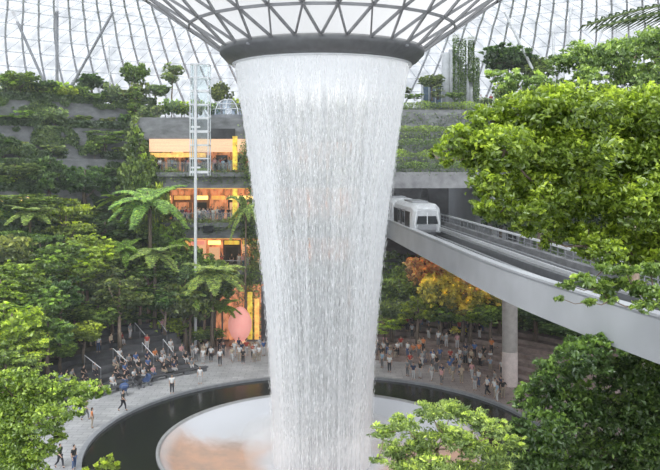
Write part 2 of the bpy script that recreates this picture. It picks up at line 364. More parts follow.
wf = thing('waterfall', (CX, CY, 0), 'tall white curtain of water falling from the round roof opening into the basin', 'waterfall')
water_shell('outer_water_sheet', 0, water_sheet('water_outer', .88, 1.3, 0, 1.6, .06, .35), wf)
water_shell('inner_water_sheet', -.35, water_sheet('water_inner', .95, .9, 31, 2.6, .05, .3), wf)
def strands(n):
    # falling streaks of drops as thin lens shaped ribbons
    th = rng.uniform(0, 2*PI, n*3); dens = np.array([.5+.5*mnoise.noise(Vector((math.cos(a)*9, math.sin(a)*9, 0)))*1.6 for a in th]); th = th[rng.uniform(0, 1, n*3) < np.clip(dens, .08, 1)][:n]; n = len(th)
    z = 28.3-29.5*rng.uniform(0, 1, n)**1.7; ln = rng.uniform(.12, .55, n); wd = rng.uniform(.006, .015, n)
    r = np.array([wr(q) for q in z])+rng.normal(0, .09, n)*np.clip((28.5-z)/10, .2, 1.0)
    ph = rng.uniform(0, PI, n); x = r*np.sin(th); y = r*np.cos(th); v = np.empty((n, 4, 3))
    dx = np.cos(ph)*wd; dy = np.sin(ph)*wd; x2 = x
    v[:, 0] = np.stack([x, y, z], 1); v[:, 1] = np.stack([x+dx, y+dy, z-ln*.6], 1); v[:, 2] = np.stack([x, y, np.maximum(z-ln, -1.6)], 1); v[:, 3] = np.stack([x-dx, y-dy, z-ln*.6], 1)
    me = bpy.data.meshes.new('falling_drops'); me.vertices.add(n*4); me.vertices.foreach_set('co', v.ravel())
    me.loops.add(n*4); me.loops.foreach_set('vertex_index', np.arange(n*4, dtype=np.int32)); me.polygons.add(n); me.polygons.foreach_set('loop_start', np.arange(n, dtype=np.int32)*4)
    me.update(calc_edges=True); return me
dm, nt, out = newmat('drops'); d = N(nt, 'ShaderNodeBsdfDiffuse', Color=(.95, .96, .97, 1)); t = N(nt, 'ShaderNodeBsdfTranslucent', Color=(.95, .96, .97, 1)); a = N(nt, 'ShaderNodeMixShader'); a.inputs[0].default_value = .5
L(nt, d.outputs[0], a.inputs[1]); L(nt, t.outputs[0], a.inputs[2]); em = N(nt, 'ShaderNodeEmission', Strength=WATER_GLOW); ad = N(nt, 'ShaderNodeAddShader'); L(nt, a.outputs[0], ad.inputs[0]); L(nt, em.outputs[0], ad.inputs[1]); L(nt, ad.outputs[0], out.inputs[0])
me = strands(46000); me.materials.append(dm); o = link('falling_drops', me, wf); o['kind'] = 'stuff'
# spray hanging over the basin
sp, nt, out = newmat('spray'); lw = N(nt, 'ShaderNodeLayerWeight', Blend=.5); mr = N(nt, 'ShaderNodeMapRange', interpolation_type='SMOOTHSTEP'); mr.inputs[1].default_value = .95; mr.inputs[2].default_value = .25; mr.inputs[4].default_value = .14
L(nt, lw.outputs['Facing'], mr.inputs[0]); tr = N(nt, 'ShaderNodeBsdfTransparent'); df = N(nt, 'ShaderNodeBsdfDiffuse', Color=(.95, .96, .97, 1)); tl = N(nt, 'ShaderNodeBsdfTranslucent', Color=(.95, .96, .97, 1))
m1 = N(nt, 'ShaderNodeMixShader'); m1.inputs[0].default_value = .5; L(nt, df.outputs[0], m1.inputs[1]); L(nt, tl.outputs[0], m1.inputs[2])
m2 = N(nt, 'ShaderNodeMixShader'); L(nt, mr.outputs[0], m2.inputs[0]); L(nt, tr.outputs[0], m2.inputs[1]); L(nt, m1.outputs[0], m2.inputs[2]); L(nt, m2.outputs[0], out.inputs[0])
b_ = MB()
for i in range(9):
    a = 2*PI*i/9; b_.ball((4.2*math.sin(a), 4.2*math.cos(a), -.2), (2.2, 2.2, 1.9), 20, 14)
o = b_.build('mist_spray', sp, wf, True); o['kind'] = 'stuff'

# ------------------------------------------------------------------ oculus ring and glass roof
rg = thing('oculus_ring', (CX, CY, 28.4), 'broad dark metal ring around the roof opening that the waterfall pours from', 'ring')
MB().lathe([(6.62, 0.0), (6.5, .35), (6.9, 1.15), (7.55, 1.2), (7.72, .95), (7.68, .72), (7.2, .22), (6.85, 0)], (0, 0), 120, closed=True).build('trough', M['ring'], rg, True)
MB().lathe([(6.60, -.12), (6.60, .02), (6.78, .02), (6.78, -.12)], (0, 0), 120, closed=True).build('weir_lip', M['white'], rg, True)
for i in range(4):
    a = math.radians(40+90*i); MB().tube([(7.5*math.sin(a), 7.5*math.cos(a), .75), (7.85*math.sin(a), 7.85*math.cos(a), .75)], .08, 8).build('bolt_cap', M['steel'], rg)
RP = [(7.66, 29.45), (10, 31.05), (13.2, 33.2), (17, 35.5), (22, 38), (28, 40.2), (36, 42), (45, 42.0), (54, 39.6), (62, 35.5), (69, 30), (75, 23.5), (79, 16), (81, 8)]
def rz_(r):
    for (r0, z0), (r1, z1) in zip(RP, RP[1:]):
        if r <= r1: return z0+(z1-z0)*(r-r0)/(r1-r0)
    return RP[-1][1]
def smooth_profile(pts, k=6):
    out = []
    for i in range(len(pts)-1):
        p0 = pts[max(i-1, 0)]; p1 = pts[i]; p2 = pts[i+1]; p3 = pts[min(i+2, len(pts)-1)]
        for j in range(k):
            t = j/k; out.append(tuple(.5*((2*p1[q])+(-p0[q]+p2[q])*t+(2*p0[q]-5*p1[q]+4*p2[q]-p3[q])*t*t+(-p0[q]+3*p1[q]-3*p2[q]+p3[q])*t**3) for q in (0, 1)))
    out.append(pts[-1]); return out
SPF = smooth_profile(RP, 12)
def resample(prof, step):
    out = [prof[0]]; acc = 0
    for a, b in zip(prof, prof[1:]):
        acc += math.dist(a, b)
        if acc >= step: out.append(b); acc = 0
    if out[-1] != prof[-1]: out.append(prof[-1])
    return out
def bar(mb, a, b, wd, dp):
    a, b = Vector(a), Vector(b); t = (b-a).normalized(); c = Vector((CX, CY, 0)); up = Vector((0, 0, 1)); s_ = t.cross(up)
    if s_.length < 1e-3: s_ = Vector((1, 0, 0))
    s_.normalize(); u = s_.cross(t).normalized(); vs = []
    for p in (a, b):
        for x, y in ((-1, -1), (1, -1), (1, 1), (-1, 1)): vs.append(p+s_*x*wd/2+u*y*dp/2)
    mb.add(vs, [(0, 1, 5, 4), (1, 2, 6, 5), (2, 3, 7, 6), (3, 0, 4, 7)])
inner = [(7.66, 29.45), (10, 31.05), (13.2, 33.2), (17, 35.5), (22, 38)]
lat = MB()
def node(ring, i, n, prof, jit=True):
    r, z = prof[ring]; a = 2*PI*(i+(.5 if ring % 2 else 0))/n; return (CX+r*math.sin(a), CY+r*math.cos(a), z)
n = 28
for k in range(len(inner)-1):
    for i in range(n):
        a = node(k, i, n, inner); off = 0 if k % 2 == 0 else 1
        bar(lat, a, node(k+1, i+off-1, n, inner), .11, .2); bar(lat, a, node(k+1, i+off, n, inner), .11, .2)
        bar(lat, node(k+1, i, n, inner), node(k+1, i+1, n, inner), .12, .2)
struct('ceiling_lattice', lat, mat('funnel_steel', (.22, .225, .235), .5, .1))
outer = resample([p for p in SPF if p[0] >= 22], 2.3); lat2 = MB(); n2 = 168
for k in range(len(outer)-1):
    for i in range(n2):
        a = node(k, i, n2, outer)
        if a[1] < 48: continue
        off = 0 if k % 2 == 0 else 1
        e_ = a[0] > CX
        bar(lat2, a, node(k+1, i+off-(1 if e_ else 0), n2, outer), .24, .26)
        bar(lat2, a, node(k+1, i+off-(0 if e_ else 1), n2, outer), .05, .08)
        bar(lat2, node(k+1, i, n2, outer), node(k+1, i+1, n2, outer), .12, .12)
struct('ceiling_outer_lattice', lat2, mat('pale_steel', (.72, .74, .77), .6, 0))
def milk_glass():
    m, nt, out = newmat('milky_glass'); tr = N(nt, 'ShaderNodeBsdfTransparent', Color=(.8, .82, .85, 1)); df = N(nt, 'ShaderNodeBsdfTranslucent', Color=(.62, .63, .65, 1))
    mx = N(nt, 'ShaderNodeMixShader'); mx.inputs[0].default_value = .8; L(nt, tr.outputs[0], mx.inputs[1]); L(nt, df.outputs[0], mx.inputs[2]); L(nt, mx.outputs[0], out.inputs[0]); return m
def roof_shell(name, pr, m):
    me = bpy.data.meshes.new(name); v = []; f = []; uv = []; n = 168
    K = len(pr)
    for i in range(n+1):
        for r, z in pr: v.append((CX+r*math.sin(2*PI*i/n), CY+r*math.cos(2*PI*i/n), z))
    for i in range(n):
        for k in range(K-1):
            f.append((i*K+k, i*K+k+1, (i+1)*K+k+1, (i+1)*K+k)); uv += [(i, k), (i, k+1), (i+1, k+1), (i+1, k)]
    me.from_pydata(v, [], f); u = me.uv_layers.new(name='UVMap'); u.data.foreach_set('uv', np.array(uv, float).ravel()); me.materials.append(m); return me
tag(link('ceiling', roof_shell('ceiling', [(r, z+.12) for r, z in outer], M['roofglass'])), kind='structure')
tag(link('ceiling_funnel', roof_shell('ceiling_funnel', [(r, z+.14) for r, z in inner], milk_glass())), kind='structure')

# ------------------------------------------------------------------ terraces
def arc(name, r0, r1, z0, z1, a0, a1, m): return struct(name, MB().lathe([(r0, z0), (r0, z1), (r1, z1), (r1, z0)], C2, max(8, int(abs(a1-a0)/1.5)), a0, a1, closed=True), m)
def steps_profile(r0, k, dr=1.15, dz=.45):
    p = [(r0, -.02)]
    for i in range(k): p += [(r0+i*dr, (i+1)*dz), (r0+(i+1)*dr, (i+1)*dz)]
    p += [(r0+k*dr+.3, k*dz), (r0+k*dr+.3, -.02)]; return p
struct('floor_steps_west', MB().lathe(steps_profile(23.4, 5), C2, 60, -100, -50, closed=True).lathe(steps_profile(23.4, 8), C2, 30, -50, -33, closed=True), M['darkcon'])
struct('wall_planting_bank', MB().lathe([(29.45, -.02), (29.45, 2.7), (33.1, 3.3), (33.1, -.02)], C2, 40, -100, -50, closed=True), M['soil'])
struct('floor_steps_east', MB().lathe(steps_profile(24.2, 7, 1.2, .42), C2, 60, 8, 62, closed=True), mat('brown_steps', (.25, .19, .17), .85, var=.3))
# planting slope and terraces: (inner radius, top height)
TL = [(33, 3.7), (36, 6.5), (38.5, 10), (41, 14), (43.4, 18), (45.6, 21.5), (47.6, 25.4), (49.6, 28.6)]
for i, (r, z) in enumerate(TL):
    r1 = TL[i+1][0] if i+1 < len(TL) else 56
    arc('wall_terrace_west', r, r1+.1, -.02, z, -112, -27, M['concrete'] if i else M['soil'])
TR = [(33, 3.2), (36, 6.0), (39, 8.5)]
for i, (r, z) in enumerate(TR): arc('wall_terrace_east', r, (TR[i+1][0] if i+1 < 3 else 44)+.1, -.02, z, 5, 100, M['concrete'] if i else M['soil'])
TR2 = [(43, 14), (45.5, 19), (48, 24.5), (50, 28.6)]
for i, (r, z) in enumerate(TR2): arc('wall_terrace_northeast', r, (TR2[i+1][0] if i+1 < 4 else 56)+.1, -.02, z, 33, 105, M['concrete'])
def ground_z(x, y):
    dx, dy = x-CX, y-CY; r = math.hypot(dx, dy); az = math.degrees(math.atan2(dx, dy)); z = 0.0
    if -100 <= az <= -50 and 29.4 <= r < 33: return 2.7
    if -112 <= az <= -27:
        for R, h in TL:
            if r >= R: z = h
        if az > -100 and az < -33 and 23.4 <= r < 33: z = min(8, int((r-23.4)/1.15)+1)*.45
    if 5 <= az <= 100:
        for R, h in TR:
            if r >= R: z = h
        if 8 <= az <= 62 and 24.2 <= r < 33: z = min(7, int((r-24.2)/1.2)+1)*.42
    if 33 <= az <= 105:
        for R, h in TR2:
            if r >= R: z = h
    if y > 104 and 0 < x < 26: z = 29.6
    return z
# far wall with the train tunnel and stepped hedges above it
struct('wall_north', MB().box((13, 106, 5.5), (40, 2, 11)).box((14, 108, 24.0), (40, 8, 8.4)).box((-2.5, 108, 9), (9, 8, 21.6)).box((26, 106, 9), (13, 5, 21.6)), M['concrete'])
struct('ceiling_tunnel', MB().box((12, 101.5, 18.8), (26, 6, 2.05)).box((12, 107, 18.9), (26, 8, 2)), mat('slab_concrete', (.33, .33, .34), .85, var=.25, scale=1))
struct('wall_tunnel', MB().box((12, 124, 14), (36, .5, 12)).box((12, 115, 11.3), (36, 30, .5)), M['darkcon'])
w3 = MB(); w3.add([(20.2, 96, 11), (20.2, 96, 18), (18.2, 118, 18), (18.2, 118, 11), (22, 96, 11), (22, 96, 18), (22, 118, 18), (22, 118, 11)], [(0, 1, 2, 3), (0, 4, 5, 1), (4, 7, 6, 5), (1, 5, 6, 2), (3, 7, 4, 0)])
struct('wall_tunnel_side', w3, M['lightcon'])
struct('pillar_tunnel', MB().box((13.8, 112, 15), (.9, .9, 6.5)), M['concrete'])
for i, (yy, z) in enumerate([(98.9, 20.3), (100.2, 21.8), (101.6, 23.4), (103, 25.2), (104.3, 27.0), (105.8, 28.6)]):
    struct('wall_planter_step', MB().box((13, yy+4, (z+19.7)/2), (26, 8, z-19.7)), M['concrete'])
    k = 7500; pts = np.stack([rng.uniform(0, 26, k), yy-.1+rng.uniform(-.35, .9, k), z+rng.uniform(-.95, .8, k)], 1)
    nn = np.array([mnoise.noise(Vector((p[0]*.5, i*7, 0))) for p in pts]); pts[:, 2] += nn*.5
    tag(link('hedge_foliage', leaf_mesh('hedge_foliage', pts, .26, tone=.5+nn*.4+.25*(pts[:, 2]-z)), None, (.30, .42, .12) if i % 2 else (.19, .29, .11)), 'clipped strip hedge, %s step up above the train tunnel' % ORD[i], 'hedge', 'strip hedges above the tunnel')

# undergrowth on each terrace: leaves on top and trailing over the wall
def undergrowth(r, z, zlow, a0, a1, col, cover=.55, n=9000, size=.34, seed=0, name='undergrowth'):
    k = n*2; az = rng.uniform(a0, a1, k); top = rng.uniform(0, 1, k) < .45
    rr = np.where(top, r+rng.uniform(-.3, 1.5, k), r-rng.uniform(.02, .5, k)); zz = np.where(top, z+rng.uniform(0, .9, k)**1.5, z-rng.uniform(-.1, 1, k)**1.3*(z-zlow))
    g = np.array([mnoise.noise(Vector((a*.16*r/40, q*.28, seed*3.7)))+.5*mnoise.noise(Vector((a*.6, q*.9, seed))) for a, q in zip(az, zz)])
    depth = np.clip((z-zz)/(z-zlow), 0, 1)
    keep = (g > (1-cover)*1.1-.5+depth*.35) | (top & (g > -.5)); keep &= np.arange(k) < k
    a = np.radians(az[keep]); rr = rr[keep]; zz = zz[keep]+np.where(top[keep], np.maximum(0, g[keep])*1.5, 0)
    pts = np.stack([CX+rr*np.sin(a), CY+rr*np.cos(a), zz], 1)
    px = 330+F*pts[:, 0]/pts[:, 1]; ok = (px > -40) & (px < 700); pts = pts[ok]; gg = g[keep][ok]
    nrm = np.stack([-np.sin(a[ok])*.7, -np.cos(a[ok])*.7, np.full(ok.sum(), .7)], 1)
    return link(name, leaf_mesh(name, pts[:n], size, nrm[:n], tone=.45+.5*gg[:n]), None, col)
greens = [(.13, .21, .07), (.10, .18, .07), (.16, .24, .08), (.11, .19, .085), (.12, .20, .09), (.13, .20, .10), (.14, .21, .11), (.17, .25, .12)]  # haze put into the colour: higher, farther terraces get greyer greens
lvl = ['lowest', 'second', 'third', 'fourth', 'fifth', 'sixth', 'seventh', 'top']
for i, (r, z) in enumerate(TL):
    zl = TL[i-1][1] if i else 0
    o = undergrowth(r, z, zl, -75, -27, greens[i], [.95, .95, .92, .85, .72, .68, .52, .6][i], 26000, .38, i)
    tag(o, 'mixed low plants trailing over the %s terrace wall of the forest slope west of the waterfall' % lvl[i], 'undergrowth', kind='stuff')
for i, (r, z) in enumerate(TR):
    tag(undergrowth(r, z, TR[i-1][1] if i else 0, 5, 75, (.12, .20, .06), .85, 12000, .36, 20+i), 'low plants on the %s planted bank beneath the train track' % lvl[i], 'undergrowth', kind='stuff')
for i, (r, z) in enumerate(TR2):
    tag(undergrowth(r, z, TR2[i-1][1] if i else 8.5, 33, 75, (.13, .21, .08), .7, 9000, .4, 30+i), 'plants trailing over the %s terrace wall behind the large canopy tree' % lvl[i], 'undergrowth', kind='stuff')

# ------------------------------------------------------------------ mall galleries
G0, G1 = -23.0, 4.0; GY = 92.0; GD = 9.0
slabs = [(18.0, 19.9), (12.0, 13.9), (6.5, 8.2)]
for a, b in slabs: struct('floor_gallery', MB().box(((G0+G1)/2, GY+GD/2, (a+b)/2), (G1-G0, GD, b-a)), M['concrete'])
struct('wall_gallery_top', MB().box(((G0-1+G1)/2, GY+GD/2, 25.1), (G1-G0-1, GD, 2.7)), M['concrete'])
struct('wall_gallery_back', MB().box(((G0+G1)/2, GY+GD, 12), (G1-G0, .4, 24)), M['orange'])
struct('wall_gallery_side', MB().box((G1+.4, GY+GD/2, 13), (.8, GD, 26)).box((G0-.4, GY+GD/2+1, 13), (.8, GD, 26)), M['concrete'])
struct('trim_fascia', MB().box((-14.3, GY-.06, 23.1), (14.6, .15, 1.55)), M['peach'])
struct('trim_ceiling_light', MB().box((-18.2, GY+.3, 21.95), (6.6, .5, .55)), M['amber'])
struct('trim_dark_recess', MB().box((-12.9, GY-.08, 24.5), (3.1, .2, 1.2)), M['darkcon'])
struct('trim_glowing_column', MB().box((-11.35, GY-.1, 22.2), (.55, .4, 4.0)).box((-11.35, GY-.1, 16.2), (.55, .4, 3.4)).box((-10.4, GY-.1, 4.6), (.6, .4, 3.4)), M['yellow'])
for a, b in slabs[:2]: struct('ceiling_gallery', MB().box(((G0+G1)/2, GY+GD/2, a-.06), (G1-G0, GD-.4, .1)), M['amber'])
def shops():
    k = 0
    for z0, h, lv in ((19.9, 3.8, 'top'), (13.9, 4.1, 'middle'), (8.2, 3.8, 'lower')):
        x = -22.0
        while x < -8:
            wd = random.uniform(1.4, 2.6); t = thing('shop_front', (x+wd/2, GY+5.6, z0), '%s glowing shop front from the west on the %s gallery behind the crowd' % (ordw(k).capitalize() if 0 else ordw(k), lv), 'shop', 'shop fronts')
            MB().box((0, .2, 1.5), (wd, .3, 3.0)).build('shop_wall', random.choice([M['orange'], M['wood'], M['peach'], M['darkcon']]), t)
            MB().box((0, 0, 2.7), (wd*.85, .12, .5)).build('lit_sign_band', random.choice([M['amber'], M['pink'], M['lamp'], M['yellow']]), t)
            MB().box((0, 0, 1.15), (wd*.7, .1, 1.9)).build('display_window', random.choice([M['tint'], M['peach'], M['orange']]), t)
            x += wd+.15; k += 1
        k = 0
shops()
# glass balustrades on each gallery edge
for (a, b), lv in zip(slabs, ('top', 'middle', 'lower')):
    t = thing('balustrade', ((G0+G1)/2, GY+.15, b), 'glass balustrade with steel handrail along the %s gallery edge' % lv, 'railing')
    MB().box((0, 0, .55), (G1-G0, .03, 1.0)).build('glass_panel', M['glass'], t); MB().tube([(-(G1-G0)/2, 0, 1.1), ((G1-G0)/2, 0, 1.1)], .04, 6).build('handrail', M['steel'], t)
    pb = MB()
    for i in range(19): MB().box((-(G1-G0)/2+.1+i*1.49, 0, .55), (.05, .05, 1.1)).build('post', M['steel'], t)
for (a, b), lv, n_ in zip(slabs, ('top', 'middle', 'lower'), (5200, 5200, 3000)):
    x = rng.uniform(G0, G1, n_); nn = np.array([mnoise.noise(Vector((q*.55, b, 0))) for q in x]); z = b+rng.normal(-.12, .22, n_)+nn*.45-np.where(rng.uniform(0, 1, n_) < .25, rng.uniform(0, 1.1, n_), 0)
    MB().box(((G0+G1)/2, GY-.35, b-.25), (G1-G0, .6, .5)).build('planter_trough', M['concrete'], tag(link('planter_hedge', leaf_mesh('planter_hedge', np.stack([x, GY-.35+rng.normal(0, .22, n_), z+.1], 1), .26, tone=.5+nn*.5), None, (.20, .29, .12)), 'low leafy hedge trailing along the %s gallery edge' % lv, 'hedge', 'gallery edge hedges'))
n_ = 9000; z = rng.uniform(0, 27, n_); x = -9.3+rng.normal(0, .55, n_)+.5*np.sin(z*.8); x = x+np.where(rng.uniform(0, 1, n_) < .3, rng.uniform(0, 3, n_), 0)
tag(link('creeper', leaf_mesh('creeper', np.stack([x, GY-.75+rng.normal(0, .25, n_), z], 1), .32, tone=rng.uniform(.1, .8, n_)), None, (.20, .30, .12)), 'tall green creeper climbing past all galleries beside the falling water', 'creeper')
# display screen on the slab front
p = P(209, 231, GY-.3); t = thing('display_screen', (p.x, GY-.72, 12.45), 'small dark display screen fixed to the grey gallery slab', 'screen')
MB().box((0, -.1, .7), (1.2, .12, .85)).build('screen_frame', M['screen'], t, bevel=.02); MB().box((0, -.17, .7), (1.06, .03, .72)).build('screen_panel', M['screen'], t)
# entrance on the plaza
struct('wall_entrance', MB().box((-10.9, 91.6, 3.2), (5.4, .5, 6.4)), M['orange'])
struct('wall_entrance_side', MB().box((-18.5, 91, 3.2), (9.6, 1, 6.4)).box((-3.0, 91, 3.2), (10.2, 1, 6.4)), M['darkcon'])
t = thing('lantern_sculpture', tuple(P(240, 345, 88.5).xy)+(0,), 'glowing pink egg-shaped lantern on a slatted stand before the orange entrance', 'lantern')
MB().lathe([(0, 0), (.5, .12), (1.0, .7), (1.35, 1.6), (1.34, 2.4), (1.05, 3.2), (.5, 3.85), (0, 4.05)], (0, 0, .45), 32).build('shade', M['pink'], t, True)
MB().lathe([(.45, 0), (.6, .12), (.6, .25), (.4, .3)], (0, 0, .3), 24).build('collar', M['peach'], t, True)
for i in range(6): a = i*PI/3; MB().tube([(1.15*math.sin(a), 1.15*math.cos(a), 0), (.45*math.sin(a), .45*math.cos(a), .5)], .08, 6).build('leg', M['peach'], t)
MB().lathe([(1.25, 0), (1.25, .12), (1.0, .12), (1.0, 0)], (0, 0, 0), 24, closed=True).build('foot_ring', M['wood'], t)
for q, (px, hh) in enumerate([(226, 5.2), (250, 5.6), (257, 4.8)]):
    x = (px-330)/F*90.8; t = thing('light_column', (x, 90.8, 0), '%s of three tall glowing amber columns beside the pink lantern' % ['westernmost', 'middle', 'easternmost'][q], 'light column', 'glowing entrance columns')
    MB().box((0, 0, hh/2+.15), (.55, .3, hh)).build('lit_panel', [M['orange'], M['yellow'], M['amber']][q], t); MB().box((0, 0, .1), (.75, .5, .2)).build('plinth', M['darksteel'], t)
# roof garden bits
t = thing('glass_dome_kiosk', (P(228, 100, 95).x, 95, 26.4), 'small white ribbed glass dome on the gallery roof', 'dome')
MB().lathe([(1.95, .5), (1.85, 1.2), (1.5, 1.8), (.9, 2.25), (0, 2.4)], (0, 0), 16).build('glass_shell', clear_glass('dome_glass', (.75, .85, .95), .3), t)
rb = MB()
for i in range(8):
    a = i*PI/4; rb.tube([(r*math.sin(a), r*math.cos(a), z) for r, z in [(1.97, .5), (1.87, 1.2), (1.52, 1.82), (.92, 2.28), (0, 2.43)]], .06, 5)
for r, z in ((1.9, 1.2), (1.52, 1.82)): rb.tube([(r*math.sin(j*PI/12), r*math.cos(j*PI/12), z) for j in range(25)], .05, 5)
rb.build('rib_frame', M['white'], t); MB().lathe([(2.05, 0), (2.05, .5), (1.9, .5), (1.9, 0)], (0, 0), 24, closed=True).build('base_ring', M['steel'], t)

# lift mast
t = thing('lift_tower', (P(200, 0, 86).x, 86, 0), 'slender white steel and glass lift tower rising past the galleries', 'tower')
MB().tube([(-.35, -.9, 0), (-.35, -.9, 32.0)], .17, 12).build('mast', M['white'], t)
for sx in (-1, 1):
    for sy in (-1, 1): MB().box((sx*1.0, sy*.8+.2, 25.8), (.10, .10, 12.4)).build('post', M['white'], t)
for k in range(9):
    z = 20+k*1.5; MB().box((0, -.6, z), (2.1, .12, .14 if k % 3 else .28)).box((0, 1, z), (2.1, .12, .14)).box((-1, .2, z), (.12, 1.7, .14)).box((1, .2, z), (.12, 1.7, .14)).build('cross_frame', M['white'], t)
MB().box((0, .2, 25.8), (1.9, 1.5, 12.2)).build('glass_enclosure', M['glass'], t)
for z in (25, 20.5): MB().box((-.35, -.7, z), (1.0, .35, .2)).build('bracket', M['white'], t)

# ------------------------------------------------------------------ guideway and train
EP = [(20, 20.5), (28, 17.2), (36.8, 14.5), (51.3, 11.5), (72, 9.3), (94, 7.1), (108, 5.6), (122, 4.2)]
def EX(Y):
    for i in range(len(EP)-1):
        if Y <= EP[i+1][0] or i == len(EP)-2:
            p0 = EP[max(i-1, 0)]; p1 = EP[i]; p2 = EP[i+1]; p3 = EP[min(i+2, len(EP)-1)]; t = (Y-p1[0])/(p2[0]-p1[0])
            m1 = (p2[1]-p0[1])/(p2[0]-p0[0]); m2 = (p3[1]-p1[1])/(p3[0]-p1[0]); h = p2[0]-p1[0]
            return (2*t**3-3*t*t+1)*p1[1]+(t**3-2*t*t+t)*h*m1+(-2*t**3+3*t*t)*p2[1]+(t**3-t*t)*h*m2
def frame(Y):
    d = (EX(Y+.5)-EX(Y-.5)); T = Vector((d, 1, 0)).normalized(); return Vector((EX(Y), Y, 0)), Vector((T.y, -T.x, 0)), T
path = [frame(20+i*(120-20)/60)[:2] for i in range(61)]
gw = thing('train_guideway', (0, 0, 0), 'long curved pale concrete elevated train track crossing above the plaza', 'train track')
def sw(prof, name, m): return MB().sweep(path, prof).build(name, m, gw)
sw([(0, 11.85), (0, 13.85), (.08, 13.98), (.5, 13.98), (.5, 12.9), (.6, 11.85)], 'near_girder', M['lightcon'])
sw([(-.06, 13.98), (-.06, 14.12), (.56, 14.12), (.56, 13.98)], 'parapet_cap', M['lightcon'])
sw([(.6, 12.2), (.6, 12.7), (9.2, 12.7), (9.2, 12.2)], 'deck', M['darkcon'])
sw([(8.7, 11.85), (8.7, 13.2), (9.3, 13.2), (9.3, 11.85)], 'far_girder', M['concrete'])
for a in (1.5, 3.6, 5.4, 7.5): sw([(a, 12.7), (a, 12.98), (a+.28, 12.98), (a+.28, 12.7)], 'running_strip', M['steel'])
for a in (2.65, 6.5): sw([(a, 12.7), (a, 13.1), (a+.12, 13.1), (a+.12, 12.7)], 'guide_rail', M['white'])
sw([(4.4, 12.7), (4.4, 13.35), (4.9, 13.35), (4.9, 12.7)], 'centre_walkway', M['darksteel'])
sw([(8.95, 13.95), (8.95, 14.13), (9.15, 14.13), (9.15, 13.95)], 'handrail', M['white'])
sw([(9.0, 13.5), (9.0, 13.56), (9.06, 13.56), (9.06, 13.5)], 'lower_rail', M['steel'])
for i in range(60):
    o, s, T = frame(22+i*1.6); MB().box((o.x+s.x*9.03, o.y+s.y*9.03, 13.6), (.08, .08, .8)).build('rail_post', M['steel'], gw)
def pier(x, y, r, z1, label):
    t = struct('pillar', MB().lathe([(0, 0), (r, 0), (r, z1)], (x, y), 28), mat('pier_concrete', (.62, .60, .57), .8, var=.12), True); t['label'] = label; return t
pier(17.0, 72.7, .72, 11.9, 'round concrete pillar holding up the train track')
MB().lathe([(.735, 0), (.735, 3.2), (.72, 3.2)], (17.0, 72.7), 28).build('paint_sleeve', mat('sleeve', (.66, .56, .52), .7), bpy.data.objects['pillar'], True)
pier(19.2, 47, .72, 11.9, 'nearer round concrete pillar among the dark shrubs')
# train car
def train_car(loc, ang, label, front=True):
    t = thing('train_car', loc, label, 'train', 'elevated train cars', ang); Lc = 10.6; W = 1.5
    # body section (half) : x lateral, z
    sec = [(-W, .55), (-W, 2.2), (-W+.1, 2.9), (-W+.45, 3.25), (W-.45, 3.25), (W-.1, 2.9), (W, 2.2), (W, .55)]
    def ring(y, k, dz=0, top=1): return [(x*k, y, .55+(z-.55)*top+dz) for x, z in sec]
    rows = [ring(.15, .80, .1, .80), ring(.45, .93, 0, .93), ring(1.1, 1, 0, 1), ring(Lc-1.1, 1, 0, 1), ring(Lc-.45, .93, 0, .93), ring(Lc-.15, .8, .1, .8)]
    mb = MB(); vs = [v for r_ in rows for v in r_]; n = len(sec); fs = []
    for j in range(len(rows)-1):
        for i in range(n): fs.append((j*n+i, j*n+(i+1) % n, (j+1)*n+(i+1) % n, (j+1)*n+i))
    fs += [tuple(range(n))[::-1], tuple((len(rows)-1)*n+i for i in range(n))]; mb.add(vs, fs); mb.build('body', mat('car_paint', (.58, .60, .62), .35), t)
    for s_ in (-1, 1):
        for k, (y0, y1) in enumerate([(1.15, 3.4), (4.9, 5.8), (7.3, 9.5)]): MB().box((s_*(W+.005), (y0+y1)/2, 1.75), (.05, y1-y0, 1.5)).build('side_window', M['screen'], t)
        for y0 in (3.45, 5.85):
            d = MB().box((s_*(W+.01), y0+.7, 1.6), (.06, 1.4, 1.95)).build('door', M['steel'], t); MB().box((s_*(W+.03), y0+.7, 1.85), (.05, 1.1, 1.1)).build('door_window', M['tint'], d)
        MB().box((s_*(W-.02), Lc/2, .62), (.08, Lc-2.2, .35)).build('skirt', M['steel'], t)
    # windscreen on the raked nose
    MB().add([(-1.05, .04, 1.42), (1.05, .04, 1.42), (.80, .22, 2.62), (-.80, .22, 2.62), (-.95, .3, 1.45), (.95, .3, 1.45), (.8, .4, 2.62), (-.8, .4, 2.62)], [(0, 1, 2, 3), (0, 4, 5, 1), (3, 2, 6, 7), (0, 3, 7, 4), (1, 5, 6, 2)]).build('windscreen', M['screen'], t)
    MB().box((0, .06, 1.95), (.07, .08, 1.1)).build('windscreen_bar', M['white'], t)
    for s_ in (-1, 1): MB().tube([(s_*1.1, .12, .75), (s_*1.2, .06, 1.45), (s_*.98, .2, 2.66), (0, .22, 2.8)], .07, 8).build('nose_frame', M['white'], t)
    MB().box((0, .05, 1.1), (1.8, .16, .5)).build('nose_panel', M['steel'], t, bevel=.04)
    MB().box((0, .05, .72), (1.7, .2, .26)).build('bumper', M['darksteel'], t, bevel=.04)
    for s_ in (-1, 1): MB().box((s_*.78, .08, 1.26), (.34, .1, .14)).build('headlight', M['white'], t)
    MB().box((0, Lc/2, 3.32), (1.6, 4.2, .22)).build('roof_unit', M['steel'], t, bevel=.05)
    for y0 in (1.9, Lc-1.9):
        for s_ in (-1, 1): MB().tube([(s_*1.18, y0, .3), (s_*.88, y0, .3)], .34, 16).build('wheel', M['darksteel'], t)
    MB().box((0, Lc/2, .45), (1.7, Lc-1.6, .3)).build('underframe', M['darksteel'], t)
    t.scale = (1.1, 1.1, 1.12)
    return t
